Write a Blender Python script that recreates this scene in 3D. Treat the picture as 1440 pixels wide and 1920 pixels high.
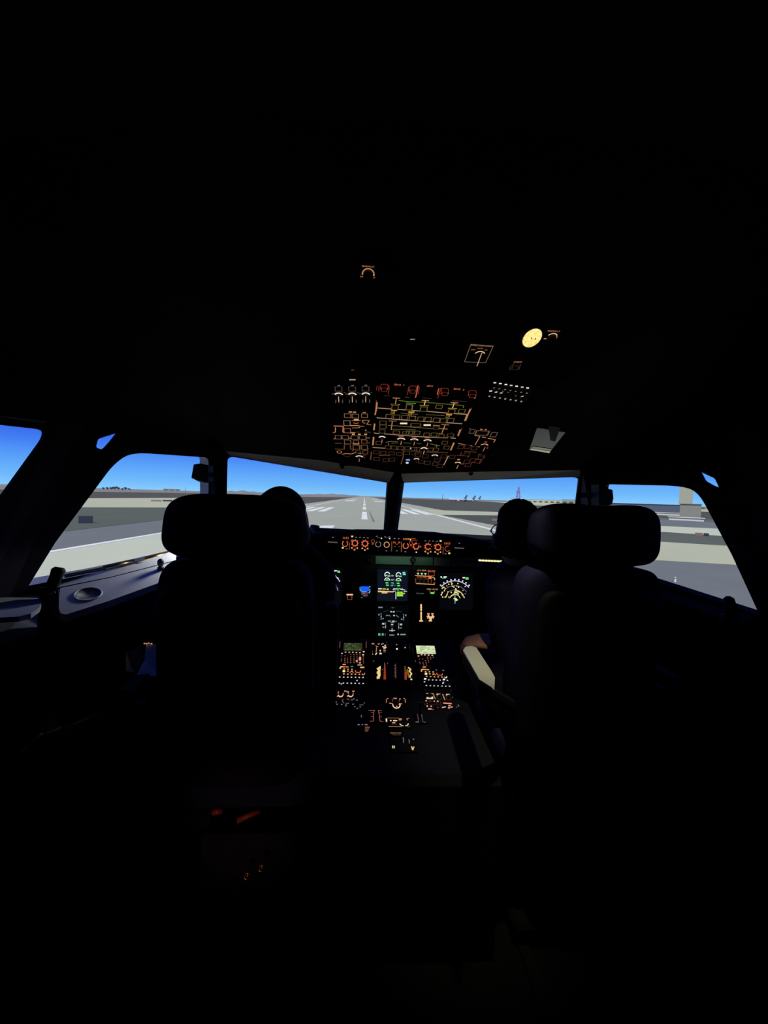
import bpy, bmesh, math, random
from mathutils import Vector, Matrix, geometry
random.seed(7)
R = math.radians
for o in list(bpy.data.objects):
    bpy.data.objects.remove(o)
S = bpy.context.scene
COL = S.collection

def lin(r, g, b):
    f = lambda c: (c / 255) / 12.92 if c / 255 <= .04045 else ((c / 255 + .055) / 1.055) ** 2.4
    return (f(r), f(g), f(b))

# ------------------------------------------------------------------ camera
# metres: +Y is the nose of the aircraft, X to starboard, Z up, cockpit floor at z = 0
CAM = Vector((-.168, 0, 1.35))
YAW, PITCH, ROLL, FPX = R(3.0), R(2.295), R(1.75), 720.0
_f0 = Vector((math.sin(YAW), math.cos(YAW), 0))
_r0 = Vector((math.cos(YAW), -math.sin(YAW), 0))
_z = Vector((0, 0, 1))
FW = _f0 * math.cos(PITCH) - _z * math.sin(PITCH)
_u0 = _f0 * math.sin(PITCH) + _z * math.cos(PITCH)
RT = _r0 * math.cos(ROLL) + _u0 * math.sin(ROLL)
UP = -_r0 * math.sin(ROLL) + _u0 * math.cos(ROLL)
cd = bpy.data.cameras.new('camera')
cam = bpy.data.objects.new('camera', cd)
COL.objects.link(cam)
cam.matrix_world = Matrix(((RT.x, UP.x, -FW.x, CAM.x), (RT.y, UP.y, -FW.y, CAM.y), (RT.z, UP.z, -FW.z, CAM.z), (0, 0, 0, 1)))
cd.sensor_fit = 'HORIZONTAL'
cd.sensor_width = 36
cd.lens = 36 * FPX / 1440
cd.clip_start = .02
cd.clip_end = 30000
S.camera = cam

# ------------------------------------------------------------------ sky, sun, exposure
S.view_settings.view_transform = 'Standard'
S.view_settings.look = 'None'
S.view_settings.gamma = 1
S.view_settings.exposure = 0
S.view_settings.use_curve_mapping = False
W = bpy.data.worlds.new('sky')
S.world = W
W.use_nodes = True
nt = W.node_tree
nt.nodes.clear()
tc = nt.nodes.new('ShaderNodeTexCoord')
sep = nt.nodes.new('ShaderNodeSeparateXYZ')
rmp = nt.nodes.new('ShaderNodeValToRGB')
bg = nt.nodes.new('ShaderNodeBackground')
wo = nt.nodes.new('ShaderNodeOutputWorld')
nt.links.new(tc.outputs['Generated'], sep.inputs[0])
nt.links.new(sep.outputs['Z'], rmp.inputs[0])
nt.links.new(rmp.outputs[0], bg.inputs[0])
nt.links.new(bg.outputs[0], wo.inputs[0])
els = rmp.color_ramp.elements
stops = [(0, (138, 206, 255)), (.02, (114, 187, 254)), (.05, (94, 166, 252)), (.085, (70, 132, 246)), (.125, (50, 92, 232)), (.5, (44, 78, 196)), (1, (40, 70, 165))]
while len(els) < len(stops):
    els.new(.5)
for e, (p, c) in zip(els, stops):
    e.position = p
    e.color = (*lin(*c), 1)
sd = bpy.data.lights.new('sun', 'SUN')
sd.energy = 3.3
sd.angle = R(.6)
sd.color = (1, .95, .80)
sun = bpy.data.objects.new('sun', sd)
COL.objects.link(sun)
sun.rotation_euler = (R(42), 0, R(-8))   # high behind the tail, so none of it comes through the windows

# ------------------------------------------------------------------ helpers
def ray(px, py):
    return FW + RT * ((px - 720) / FPX) - UP * ((py - 960) / FPX)
def atY(px, py, Y):
    d = ray(px, py)
    return CAM + d * ((Y - CAM.y) / d.y)
def atZ(px, py, Z):
    d = ray(px, py)
    return CAM + d * ((Z - CAM.z) / d.z)
def atD(px, py, D):
    return CAM + ray(px, py) * D
class Plane:
    def __init__(s, a, b, c):
        s.o = Vector(a)
        s.n = (Vector(b) - s.o).cross(Vector(c) - s.o).normalized()
        if s.n.dot(CAM - s.o) < 0:
            s.n.negate()
    def at(s, px, py):
        d = ray(px, py)
        return CAM + d * ((s.o - CAM).dot(s.n) / d.dot(s.n))
    def y(s, x, z):
        return s.o.y - (s.n.x * (x - s.o.x) + s.n.z * (z - s.o.z)) / s.n.y
    def x(s, y, z):
        return s.o.x - (s.n.y * (y - s.o.y) + s.n.z * (z - s.o.z)) / s.n.x

MATS = {}
def pm(name, rgb, rough=.6, metal=0.0, scale=40, var=.25, bump=.0, spec=.5, coat=0):
    """procedural surface: noise moves the base colour a little and makes fine relief"""
    if name in MATS:
        return MATS[name]
    m = bpy.data.materials.new(name)
    m.use_nodes = True
    n = m.node_tree
    b = n.nodes['Principled BSDF']
    b.inputs['Roughness'].default_value = rough
    b.inputs['Metallic'].default_value = metal
    b.inputs['Specular IOR Level'].default_value = spec
    b.inputs['Coat Weight'].default_value = coat
    t = n.nodes.new('ShaderNodeTexCoord')
    no = n.nodes.new('ShaderNodeTexNoise')
    no.inputs['Scale'].default_value = scale
    no.inputs['Detail'].default_value = 4
    n.links.new(t.outputs['Object'], no.inputs['Vector'])
    mx = n.nodes.new('ShaderNodeMix')
    mx.data_type = 'RGBA'
    c = lin(*rgb)
    mx.inputs['A'].default_value = (*[v * (1 - var) for v in c], 1)
    mx.inputs['B'].default_value = (*[min(1, v * (1 + var)) for v in c], 1)
    n.links.new(no.outputs['Fac'], mx.inputs['Factor'])
    n.links.new(mx.outputs['Result'], b.inputs['Base Color'])
    if bump:
        bp = n.nodes.new('ShaderNodeBump')
        bp.inputs['Strength'].default_value = bump
        bp.inputs['Distance'].default_value = .002
        n.links.new(no.outputs['Fac'], bp.inputs['Height'])
        n.links.new(bp.outputs[0], b.inputs['Normal'])
    MATS[name] = m
    return m
def glow(rgb, k=1.0):
    """backlit legend or screen pixel: gives off light of this colour"""
    name = 'backlight_%d_%d_%d_%d' % (*rgb, int(k * 100))
    if name in MATS:
        return MATS[name]
    m = bpy.data.materials.new(name)
    m.use_nodes = True
    n = m.node_tree
    n.nodes.clear()
    e = n.nodes.new('ShaderNodeEmission')
    e.inputs[0].default_value = (*lin(*rgb), 1)
    e.inputs[1].default_value = k
    o = n.nodes.new('ShaderNodeOutputMaterial')
    n.links.new(e.outputs[0], o.inputs[0])
    m.cycles.emission_sampling = 'NONE' if k <= 1 else 'AUTO'
    MATS[name] = m
    return m
def glass_mat():
    if 'window_glass' in MATS:
        return MATS['window_glass']
    m = bpy.data.materials.new('window_glass')
    m.use_nodes = True
    n = m.node_tree
    n.nodes.clear()
    tr = n.nodes.new('ShaderNodeBsdfTransparent')
    tr.inputs[0].default_value = (.97, .985, .99, 1)
    gl = n.nodes.new('ShaderNodeBsdfGlossy')
    gl.inputs['Roughness'].default_value = .02
    fr = n.nodes.new('ShaderNodeFresnel')
    fr.inputs[0].default_value = 1.12
    mx = n.nodes.new('ShaderNodeMixShader')
    o = n.nodes.new('ShaderNodeOutputMaterial')
    n.links.new(fr.outputs[0], mx.inputs[0])
    n.links.new(tr.outputs[0], mx.inputs[1])
    n.links.new(gl.outputs[0], mx.inputs[2])
    n.links.new(mx.outputs[0], o.inputs[0])
    MATS['window_glass'] = m
    return m

class MB:
    def __init__(s):
        s.v, s.f, s.mi, s.mats = [], [], [], []
        s.cur = 0
    def m(s, mat):
        if mat not in s.mats:
            s.mats.append(mat)
        s.cur = s.mats.index(mat)
        return s
    def add(s, vs, fs):
        k = len(s.v)
        s.v += [tuple(p) for p in vs]
        s.f += [tuple(i + k for i in f) for f in fs]
        s.mi += [s.cur] * len(fs)
        return s
    def poly(s, pts):
        return s.add(pts, [tuple(range(len(pts)))])
    def box(s, c, d, M=None):
        x, y, z = d[0] / 2, d[1] / 2, d[2] / 2
        vs = [Vector((i * x, j * y, k * z)) for k in (-1, 1) for j in (-1, 1) for i in (-1, 1)]
        if M is not None:
            vs = [M @ p for p in vs]
        vs = [p + Vector(c) for p in vs]
        return s.add(vs, [(0, 2, 3, 1), (4, 5, 7, 6), (0, 1, 5, 4), (2, 6, 7, 3), (0, 4, 6, 2), (1, 3, 7, 5)])
    def bevbox(s, c, d, b, M=None):
        """box with chamfered edges"""
        hx, hy, hz = (t / 2 for t in d)
        vs, idx = [], {}
        for sx in (-1, 1):
            for sy in (-1, 1):
                for sz in (-1, 1):
                    for a, p in enumerate(((hx, hy - b, hz - b), (hx - b, hy, hz - b), (hx - b, hy - b, hz))):
                        idx[(sx, sy, sz, a)] = len(vs)
                        q = Vector((p[0] * sx, p[1] * sy, p[2] * sz))
                        vs.append((M @ q if M is not None else q) + Vector(c))
        I = lambda x, y, z, a: idx[(x, y, z, a)]
        fs = []
        for t in (-1, 1):
            q = ((-1, -1), (1, -1), (1, 1), (-1, 1))
            fs.append([I(t, y, z, 0) for y, z in q])
            fs.append([I(x, t, z, 1) for x, z in q])
            fs.append([I(x, y, t, 2) for x, y in q])
            for w in (-1, 1):
                fs.append([I(t, w, -1, 0), I(t, w, 1, 0), I(t, w, 1, 1), I(t, w, -1, 1)])
                fs.append([I(t, -1, w, 0), I(t, 1, w, 0), I(t, 1, w, 2), I(t, -1, w, 2)])
                fs.append([I(-1, t, w, 1), I(1, t, w, 1), I(1, t, w, 2), I(-1, t, w, 2)])
                for u in (-1, 1):
                    fs.append([I(t, w, u, 0), I(t, w, u, 1), I(t, w, u, 2)])
        return s.add(vs, fs)
    def tube(s, pts, rad, n=10, caps=True):
        pts = [Vector(p) for p in pts]
        rads = rad if isinstance(rad, (list, tuple)) else [rad] * len(pts)
        t0 = (pts[1] - pts[0]).normalized()
        a = t0.orthogonal().normalized()
        k = len(s.v)
        vs, fs = [], []
        for i, p in enumerate(pts):
            t = (pts[min(i + 1, len(pts) - 1)] - pts[max(i - 1, 0)]).normalized()
            a = (a - t * a.dot(t)).normalized()
            b = t.cross(a)
            for j in range(n):
                w = 2 * math.pi * j / n
                vs.append(p + (a * math.cos(w) + b * math.sin(w)) * rads[i])
        for i in range(len(pts) - 1):
            for j in range(n):
                fs.append((i * n + j, i * n + (j + 1) % n, (i + 1) * n + (j + 1) % n, (i + 1) * n + j))
        if caps:
            fs.append(tuple(range(n))[::-1])
            fs.append(tuple(range((len(pts) - 1) * n, len(pts) * n)))
        return s.add(vs, fs)
    def lathe(s, prof, M=None, n=20):
        """profile of (radius, height) about local z"""
        vs, fs = [], []
        for r, h in prof:
            for j in range(n):
                w = 2 * math.pi * j / n
                q = Vector((r * math.cos(w), r * math.sin(w), h))
                vs.append(M @ q if M is not None else q)
        for i in range(len(prof) - 1):
            for j in range(n):
                fs.append((i * n + j, i * n + (j + 1) % n, (i + 1) * n + (j + 1) % n, (i + 1) * n + j))
        if prof[0][0] > 1e-6:
            fs.append(tuple(range(n))[::-1])
        if prof[-1][0] > 1e-6:
            fs.append(tuple(range((len(prof) - 1) * n, len(prof) * n)))
        return s.add(vs, fs)
    def blob(s, c, d, e=(.5, .5), M=None, n=(28, 18), fn=None):
        """superellipsoid: half sizes d, exponents e (1 = ellipsoid, small = boxy)"""
        sg = lambda v, p: math.copysign(abs(v) ** p, v)
        vs, fs = [], []
        N, L = n
        for i in range(1, L):
            ph = -math.pi / 2 + math.pi * i / L
            for j in range(N):
                th = 2 * math.pi * j / N
                q = Vector((d[0] * sg(math.cos(ph), e[0]) * sg(math.cos(th), e[1]), d[1] * sg(math.cos(ph), e[0]) * sg(math.sin(th), e[1]), d[2] * sg(math.sin(ph), e[0])))
                vs.append(q)
        vs += [Vector((0, 0, -d[2])), Vector((0, 0, d[2]))]
        if fn:
            vs = [fn(q) for q in vs]
        if M is not None:
            vs = [M @ q for q in vs]
        vs = [q + Vector(c) for q in vs]
        for i in range(L - 2):
            for j in range(N):
                fs.append((i * N + j, i * N + (j + 1) % N, (i + 1) * N + (j + 1) % N, (i + 1) * N + j))
        a, b = (L - 1) * N, (L - 1) * N + 1
        for j in range(N):
            fs.append((a, (j + 1) % N, j))
            fs.append((b, (L - 2) * N + j, (L - 2) * N + (j + 1) % N))
        return s.add(vs, fs)
    def prism(s, pts, off):
        """polygon extruded by the vector off"""
        n = len(pts)
        off = Vector(off)
        vs = [Vector(p) for p in pts] + [Vector(p) + off for p in pts]
        fs = [tuple(range(n))[::-1], tuple(range(n, 2 * n))]
        fs += [(i, (i + 1) % n, n + (i + 1) % n, n + i) for i in range(n)]
        return s.add(vs, fs)
    def mesh(s, name, smooth=False):
        me = bpy.data.meshes.new(name)
        me.from_pydata(s.v, [], s.f)
        for m in s.mats:
            me.materials.append(m)
        if len(s.mats) > 1:
            me.polygons.foreach_set('material_index', s.mi)
        if smooth:
            me.polygons.foreach_set('use_smooth', [True] * len(me.polygons))
        bm = bmesh.new()
        bm.from_mesh(me)
        bmesh.ops.recalc_face_normals(bm, faces=bm.faces)
        bm.to_mesh(me)
        bm.free()
        return me
    def build(s, name, parent=None, smooth=False, **kw):
        return link(name, s.mesh(name, smooth), parent, **kw)

def link(name, data, parent=None, label=None, cat=None, group=None, kind=None):
    o = bpy.data.objects.new(name, data)
    COL.objects.link(o)
    o.parent = parent
    return tag(o, label, cat, group, kind)
def tag(o, label=None, cat=None, group=None, kind=None):
    for k, v in (('label', label), ('category', cat), ('group', group), ('kind', kind)):
        if v:
            o[k] = v
    return o
def thing(name, loc, label, cat, group=None, M=None):
    o = link(name, None, None, label, cat, group)
    o.empty_display_size = .05
    if M is not None:
        o.matrix_world = M
    else:
        o.location = loc
    return o
def shift(mb, loc):
    loc = Vector(loc)
    mb.v = [tuple(Vector(p) - loc) for p in mb.v]
    return mb

TEXT = {}
def text_geo(st):
    """unit-height lettering as flat triangles, from the built-in font"""
    if st not in TEXT:
        cu = bpy.data.curves.new('t', 'FONT')
        cu.body = st
        cu.resolution_u = 1
        cu.align_x = 'CENTER'
        cu.align_y = 'CENTER'
        ob = bpy.data.objects.new('t', cu)
        COL.objects.link(ob)
        me = bpy.data.meshes.new_from_object(ob.evaluated_get(bpy.context.evaluated_depsgraph_get()))
        TEXT[st] = ([tuple(v.co) for v in me.vertices], [tuple(p.vertices) for p in me.polygons])
        bpy.data.objects.remove(ob)
        bpy.data.curves.remove(cu)
        bpy.data.meshes.remove(me)
    return TEXT[st]

class Face:
    """a control panel face: a real plane with its own frame (u right, v up, n out) that carries keys, knobs and backlit legends"""
    def __init__(s, O, u, v):
        s.O, s.u = Vector(O), Vector(u).normalized()
        v = Vector(v)
        s.v = (v - s.u * v.dot(s.u)).normalized()
        s.n = s.u.cross(s.v)
        s.M = Matrix(((s.u.x, s.v.x, s.n.x, s.O.x), (s.u.y, s.v.y, s.n.y, s.O.y), (s.u.z, s.v.z, s.n.z, s.O.z), (0, 0, 0, 1)))
        s.L = MB()
        s.root = None
        s.h = .0012
    def at(s, px, py):
        d = ray(px, py)
        p = CAM + d * ((s.O - CAM).dot(s.n) / d.dot(s.n)) - s.O
        return Vector((p.dot(s.u), p.dot(s.v)))
    def k(s, px, py):
        q = s.at(px, py)
        P = s.O + s.u * q.x + s.v * q.y
        return (P - CAM).dot(FW) / FPX          # metres that one pixel spans at that place
    def seg(s, a, b, w):
        d = b - a
        if d.length < 1e-6:
            return
        n = Vector((-d.y, d.x)).normalized() * w / 2
        s.L.add([(*(a + n), s.h), (*(a - n), s.h), (*(b - n), s.h), (*(b + n), s.h)], [(0, 1, 2, 3)])
    def line(s, col, pts, w=1.2):
        s.L.m(col)
        q = [s.at(*p) for p in pts]
        wm = w * s.k(*pts[0])
        for a, b in zip(q, q[1:]):
            s.seg(a, b, wm)
    def rect(s, col, x0, y0, x1, y1, w=1.0):
        s.line(col, [(x0, y0), (x1, y0), (x1, y1), (x0, y1), (x0, y0)], w)
    def fill(s, col, x, y, w, h):
        s.L.m(col)
        c = s.at(x, y)
        a = s.at(x + w / 2, y) - c
        b = s.at(x, y + h / 2) - c
        s.L.add([(*(c - a - b), s.h), (*(c + a - b), s.h), (*(c + a + b), s.h), (*(c - a + b), s.h)], [(0, 1, 2, 3)])
    def poly(s, col, pts):
        s.L.m(col)
        s.L.poly([(*s.at(*p), s.h) for p in pts])
    def arc(s, col, x, y, r, a0=0, a1=360, w=1.2, n=14):
        s.L.m(col)
        c = s.at(x, y)
        k = s.k(x, y)
        P = [c + Vector((math.cos(R(a0 + (a1 - a0) * i / n)), math.sin(R(a0 + (a1 - a0) * i / n)))) * r * k for i in range(n + 1)]
        for a, b in zip(P, P[1:]):
            s.seg(a, b, w * k)
    def dot(s, col, x, y, r=1.0):
        s.L.m(col)
        c = s.at(x, y)
        k = s.k(x, y) * r
        s.L.poly([(c.x + k * math.cos(i * math.pi / 4), c.y + k * math.sin(i * math.pi / 4), s.h) for i in range(8)])
    def text(s, col, x, y, st, h=4.0):
        s.L.m(col)
        c = s.at(x, y)
        k = s.k(x, y) * h / .72
        vs, fs = text_geo(st)
        s.L.add([(c.x + p[0] * k, c.y + p[1] * k, s.h) for p in vs], fs)
    def flush(s, name, parent=None, **kw):
        if s.L.v:
            if name == 'screen_symbols' and parent is None:      # what a screen shows belongs to the screen
                parent = next((c for c in s.root.children if c.name.startswith('screen')), None)
            o = s.L.build(name, parent or s.root, kind='stuff', **kw)
            s.L = MB()
            return o

# ------------------------------------------------------------------ materials
SHELL = pm('dark_blue_grey_lining', (38, 40, 50), .8, scale=25, bump=.1, spec=.15)
CEIL = pm('dark_ceiling_lining', (34, 35, 42), .85, scale=25, bump=.1, spec=.15)
PALE = pm('pale_grey_enamel', (205, 208, 214), .5, scale=60, var=.06)
HEAD = pm('header_trim_paint', (244, 238, 220), .7, scale=40, var=.08)
FLOORM = pm('dark_carpet', (30, 29, 30), .95, scale=300, var=.4, bump=.5, spec=.1)
BLACK = pm('black_moulded_plastic', (22, 22, 24), .6, scale=120, var=.2, bump=.1, spec=.25)
PANEL = pm('dark_panel_paint', (26, 28, 32), .7, scale=200, var=.15, bump=.08, spec=.12)
HOOD = pm('glareshield_leatherette', (20, 20, 22), .85, scale=350, var=.3, bump=.4, spec=.15)
SEATF = pm('navy_seat_fabric', (40, 40, 66), .95, scale=500, var=.35, bump=.5, spec=.05)
SEATB = pm('dark_seat_shell', (26, 26, 30), .7, scale=80, spec=.2)
ARM = pm('pale_armrest_vinyl', (214, 214, 190), .6, scale=150, var=.06, bump=.15)
STEEL = pm('brushed_steel', (150, 152, 156), .35, metal=1, scale=150, var=.1)
BRASS = pm('brass_tube', (200, 150, 80), .28, metal=1, scale=80, var=.12)
REDM = pm('red_lacquered_metal', (190, 70, 60), .4, metal=0, scale=90, var=.15)
KEYM = pm('black_key_cap', (24, 24, 26), .55, scale=300, var=.15, spec=.3)
SCREEN_OFF = pm('dark_screen_glass', (10, 11, 14), .12, scale=10, var=.1, spec=.5)
AM, AB, DM, VD = glow((190, 130, 88)), glow((225, 165, 110)), glow((118, 78, 50)), glow((66, 40, 28))
BEI, GRL, WHT, WHD = glow((186, 150, 122)), glow((104, 116, 46)), glow((255, 236, 220)), glow((150, 140, 138))
ORG, ORD, REDG, REDD = glow((240, 110, 62)), glow((170, 72, 40)), glow((226, 110, 92)), glow((120, 42, 34))
CYN, BLU, GRN, LIM = glow((110, 205, 240)), glow((90, 140, 255)), glow((90, 205, 140)), glow((150, 230, 60))
YEL, YGR, DOTW, DOTD = glow((255, 205, 120)), glow((214, 226, 150)), glow((205, 200, 205)), glow((110, 108, 116))

# ================================================================== the airfield outside
GZ = CAM.z - 4.8           # apron level, the flight deck stands 4.8 m above it
GRASS1 = pm('dry_airfield_ground', (112, 112, 108), .95, scale=.02, var=.12, spec=0)
GRASSL = pm('dark_green_grey_grass', (104, 110, 96), .95, scale=.08, var=.12, spec=0)
GRASSB = pm('brown_grey_grass', (94, 96, 86), .95, scale=.05, var=.14, spec=0)
GRASSF = pm('far_beige_scrub', (150, 144, 132), .95, scale=.006, var=.15, spec=0)
CONC = pm('runway_concrete', (180, 184, 156), .9, scale=.15, var=.06, spec=0)
TAXI = pm('taxiway_concrete', (196, 199, 160), .9, scale=.1, var=.06, spec=0)
ASPH = pm('grey_asphalt', (124, 130, 122), .9, scale=.3, var=.08, spec=0)
SHOU = pm('pale_shoulder_concrete', (208, 214, 178), .9, scale=.2, var=.05, spec=0)
PAINT = pm('white_runway_paint', (246, 248, 226), .8, scale=2, var=.04, spec=0)
RUBB = pm('worn_seam', (140, 138, 118), .9, scale=1, var=.1, spec=0)

def slab(name, pts, h, mat, parent=None, t=.03, kind='structure', **kw):
    """flat area of ground or paint, a few centimetres thick, its top h above the apron"""
    b = MB().m(mat)
    b.prism([(p[0], p[1], GZ + h - t) for p in pts], (0, 0, t))
    return b.build(name, parent, kind=kind if parent is None else None, **kw)
def gp(*pp):
    return [atZ(x, y, GZ) for x, y in pp]
b = MB().m(GRASS1)
b.prism([(9000 * math.cos(i * math.pi / 24), 9000 * math.sin(i * math.pi / 24), GZ - .5) for i in range(48)], (0, 0, .5))
b.build('terrain', kind='structure')
slab('far_scrub_field', [(-9000 * .7, 380), (-9000 * .7, 6000), (6000, 6000), (6000, 520), (900, 520), (-900, 380)], .04, GRASSF)
# runway and its paint
rw = slab('runway', [(-29, -200), (-29, 2600), (31, 2600), (31, -200)], .12, CONC)
b = MB()
for i in range(22):
    y0 = 77 + i * 56
    slab('centre_dash', [(-.62, y0), (-.62, y0 + 36), (.62, y0 + 36), (.62, y0)], .15, PAINT, rw)
for x0 in (-19.6, -16.4, -13.2, 10.4, 13.8, 17.2):
    slab('touchdown_bar', [(x0, 108), (x0, 146), (x0 + 2.0, 146), (x0 + 2.0, 108)], .15, PAINT, rw)
slab('threshold_mark', gp((585, 1000), (617, 1000), (628, 986.8), (602, 987.4)), .15, PAINT, rw)
for sx in (-1, 1):
    for y0 in (330, 480):
        slab('aiming_bar', [(sx * 9, y0), (sx * 9, y0 + 45), (sx * 17, y0 + 45), (sx * 17, y0)], .15, PAINT, rw)
for x0, x1 in ((-22.0, -21.2), (19.6, 20.5)):
    slab('edge_line', [(x0, 46 if x0 < 0 else 20), (x0, 2600), (x1, 2600), (x1, 46 if x0 < 0 else 20)], .15, PAINT, rw)
slab('worn_seam', [(1.5, 70), (1.4, 118), (1.65, 118), (1.9, 70)], .14, RUBB, rw)
# left side of the airfield
lt = gp((307, 1004), (85, 1044))
d = (lt[0] - lt[1]).normalized()
n = Vector((-d.y, d.x, 0))
a0, a1 = lt[1] - d * 60, lt[0] + d * 25
sh = slab('apron_edge_left', [a0, a1, Vector((-14, a1.y - 1, 0)), Vector((-14, a0.y - 4, 0))], .22, SHOU)
slab('edge_line', [a0, a0 + n * .6, a1 + n * .6, a1], .25, PAINT, sh)
slab('taxiway_left', [a0 + n * .7, a0 + n * 60 - d * 5, a1 + n * 60 + d * 60, a1 + n * .7 + d * 12], .17, ASPH)
q = gp((-260, 1015), (125, 999), (345, 972), (362, 953), (165, 953), (-250, 946))
slab('grass_patch_left', q, .20, GRASSL)
q = gp((-250, 945), (165, 952.5), (480, 953), (480, 936), (330, 934), (165, 935), (-250, 926))
slab('crossing_taxiway_left', q, .19, TAXI)
q = gp((-300, 926), (165, 934.5), (335, 933.5), (500, 936), (420, 925.6), (200, 922.5), (-300, 911))
slab('grass_field_left', q, .07, GRASSB)
q = gp((440, 946), (570, 946), (664, 932.6), (585, 932.2), (420, 927.5))
slab('grass_field_ahead', q, .075, GRASSB)
slab('taxi_strip_left', gp((398, 933.4), (490, 935.5), (490, 931), (398, 930.2)), .13, PAINT)
# right side of the airfield
slab('grass_field_right', gp((700, 932.8), (760, 944), (815, 957), (1010, 963), (1500, 979), (1500, 962), (1000, 944), (800, 936.2)), .07, GRASSB)
slab('far_taxiway_right', gp((905, 939.6), (1100, 946.6), (1500, 960), (1500, 966), (1100, 951.5), (1000, 947.5)), .1, TAXI)
slab('exit_taxiway_right', gp((790, 955), (815, 957), (1010, 963), (1150, 967), (1150, 973), (1010, 969.5), (945, 968), (830, 966), (832, 970)), .14, TAXI)
slab('grass_wedge_right', gp((826, 966.4), (945, 967.5), (1100, 972), (1100, 1005), (935, 987.5)), .16, GRASSB)
slab('asphalt_right', gp((1180, 1052), (1280, 1053), (1500, 1071), (1500, 1500), (1180, 1300)), .17, ASPH)
slab('taxiway_right', gp((1150, 1017), (1245, 1019), (1500, 1035), (1500, 1070), (1180, 1051)), .2, TAXI)
slab('grass_band_right', gp((1150, 997), (1245, 997), (1500, 1015), (1500, 1036), (1245, 1020), (1150, 1017)), .15, GRASSL)
slab('near_strip_right', gp((1150, 986), (1245, 988), (1500, 1000), (1500, 1017), (1245, 999), (1150, 996)), .18, SHOU)
slab('service_road_right', gp((1150, 973), (1250, 975), (1500, 989), (1500, 1001), (1245, 989), (1150, 987)), .13, ASPH)

WALLB = pm('pale_building_wall', (192, 194, 164), .9, scale=.5, var=.06, spec=0)
WALLG = pm('grey_building_wall', (158, 158, 140), .9, scale=.5, var=.06, spec=0)
ROOFD = pm('dark_roof', (104, 112, 122), .8, scale=.3, var=.1, spec=0)
WHITEW = pm('white_wall', (226, 228, 206), .8, scale=.5, var=.05, spec=0)
DARKW = pm('dark_window_band', (70, 80, 92), .4, scale=1, var=.1, spec=.1)
TREEM = pm('dusty_tree_leaves', (66, 82, 92), .95, scale=.6, var=.3, spec=0)
TRUNK = pm('tree_bark', (70, 60, 52), .9, scale=3, spec=0)
SIGNB = pm('dark_sign_face', (66, 72, 80), .7, scale=2, var=.1, spec=0)
SIGNO = pm('faded_orange_sign_face', (150, 126, 108), .7, scale=2, var=.1, spec=0)

def outdoor_box(px0, px1, ybase, h, depth, far=None):
    """footprint of a building seen between two columns, its front foot at ybase or, on the skyline, at a known distance"""
    if far:
        L, Rr = atD(px0, 930, far), atD(px1, 930, far)
        L.z = Rr.z = GZ
    else:
        L, Rr = atZ(px0, ybase, GZ), atZ(px1, ybase, GZ)
    mid = (L + Rr) / 2
    fwd = Vector((mid.x - CAM.x, mid.y - CAM.y, 0)).normalized()
    ax = Vector((fwd.y, -fwd.x, 0))
    w = abs((Rr - L).dot(ax))
    M = Matrix(((ax.x, fwd.x, 0, (L.x + Rr.x) / 2), (ax.y, fwd.y, 0, (L.y + Rr.y) / 2), (0, 0, 1, GZ), (0, 0, 0, 1)))
    return w, M
def building(name, px0, px1, ybase, h, depth, label, cat, wall, roof, win=0, band=0, far=None):
    w, M = outdoor_box(px0, px1, ybase, h, depth, far)
    r = thing(name, None, label, cat, M=M)
    MB().m(wall).box((0, depth / 2, h / 2), (w, depth, h)).build('wall', r)
    MB().m(roof).box((0, depth / 2, h + .12), (w + .6, depth + .6, .24)).build('roof', r)
    for i in range(win):
        MB().m(DARKW).box((-w / 2 + (i + .5) * w / win, -.04, h * .55), (w / win * .6, .12, h * .3)).build('window', r)
    if band:
        MB().m(DARKW).box((0, -.05, h * band), (w * .96, .14, h * .16)).build('window_band', r)
    return r
building('low_warehouse', 1120, 1290, 962, 5.0, 30, 'long low dark warehouse beyond the right side window', 'building', ROOFD, ROOFD)
tw = building('control_tower', 1271, 1297, 961, 20, 8, 'tall pale concrete tower block beyond the right side window', 'tower', WALLB, WALLB)
building('tower_annex', 1273, 1313, 973, 5.4, 7, 'pale grey flat roofed block in front of the tall tower', 'building', WALLG, WALLG)
building('long_shed', 1225, 1283, 967, 1.2, 3, 'low white shed beside the foot of the tall tower', 'shed', WHITEW, WHITEW)
building('roadside_wall', 1252, 1318, 977, 1.0, 1.0, 'low white barrier wall in front of the grey block', 'wall', WHITEW, WHITEW)
building('storage_shed', 1288, 1400, 957, 3.6, 14, 'low grey shed half hidden behind the right window edge', 'shed', WALLG, ROOFD, win=6)
building('terminal_building', 937, 1040, 945, 7.5, 40, 'low terminal with white front and dark overhanging roof behind right pilot', 'building', WALLB, ROOFD, win=9)
building('flat_hangar', 1046, 1120, 950, 7.8, 40, 'grey flat roofed hangar behind the right windshield post', 'hangar', WALLG, WALLG, win=6)
building('left_hangar', 306, 338, 0, 9, 60, 'far pale hangar on the skyline beyond the left side window', 'hangar', WALLG, ROOFD, win=3, far=1500)
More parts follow.
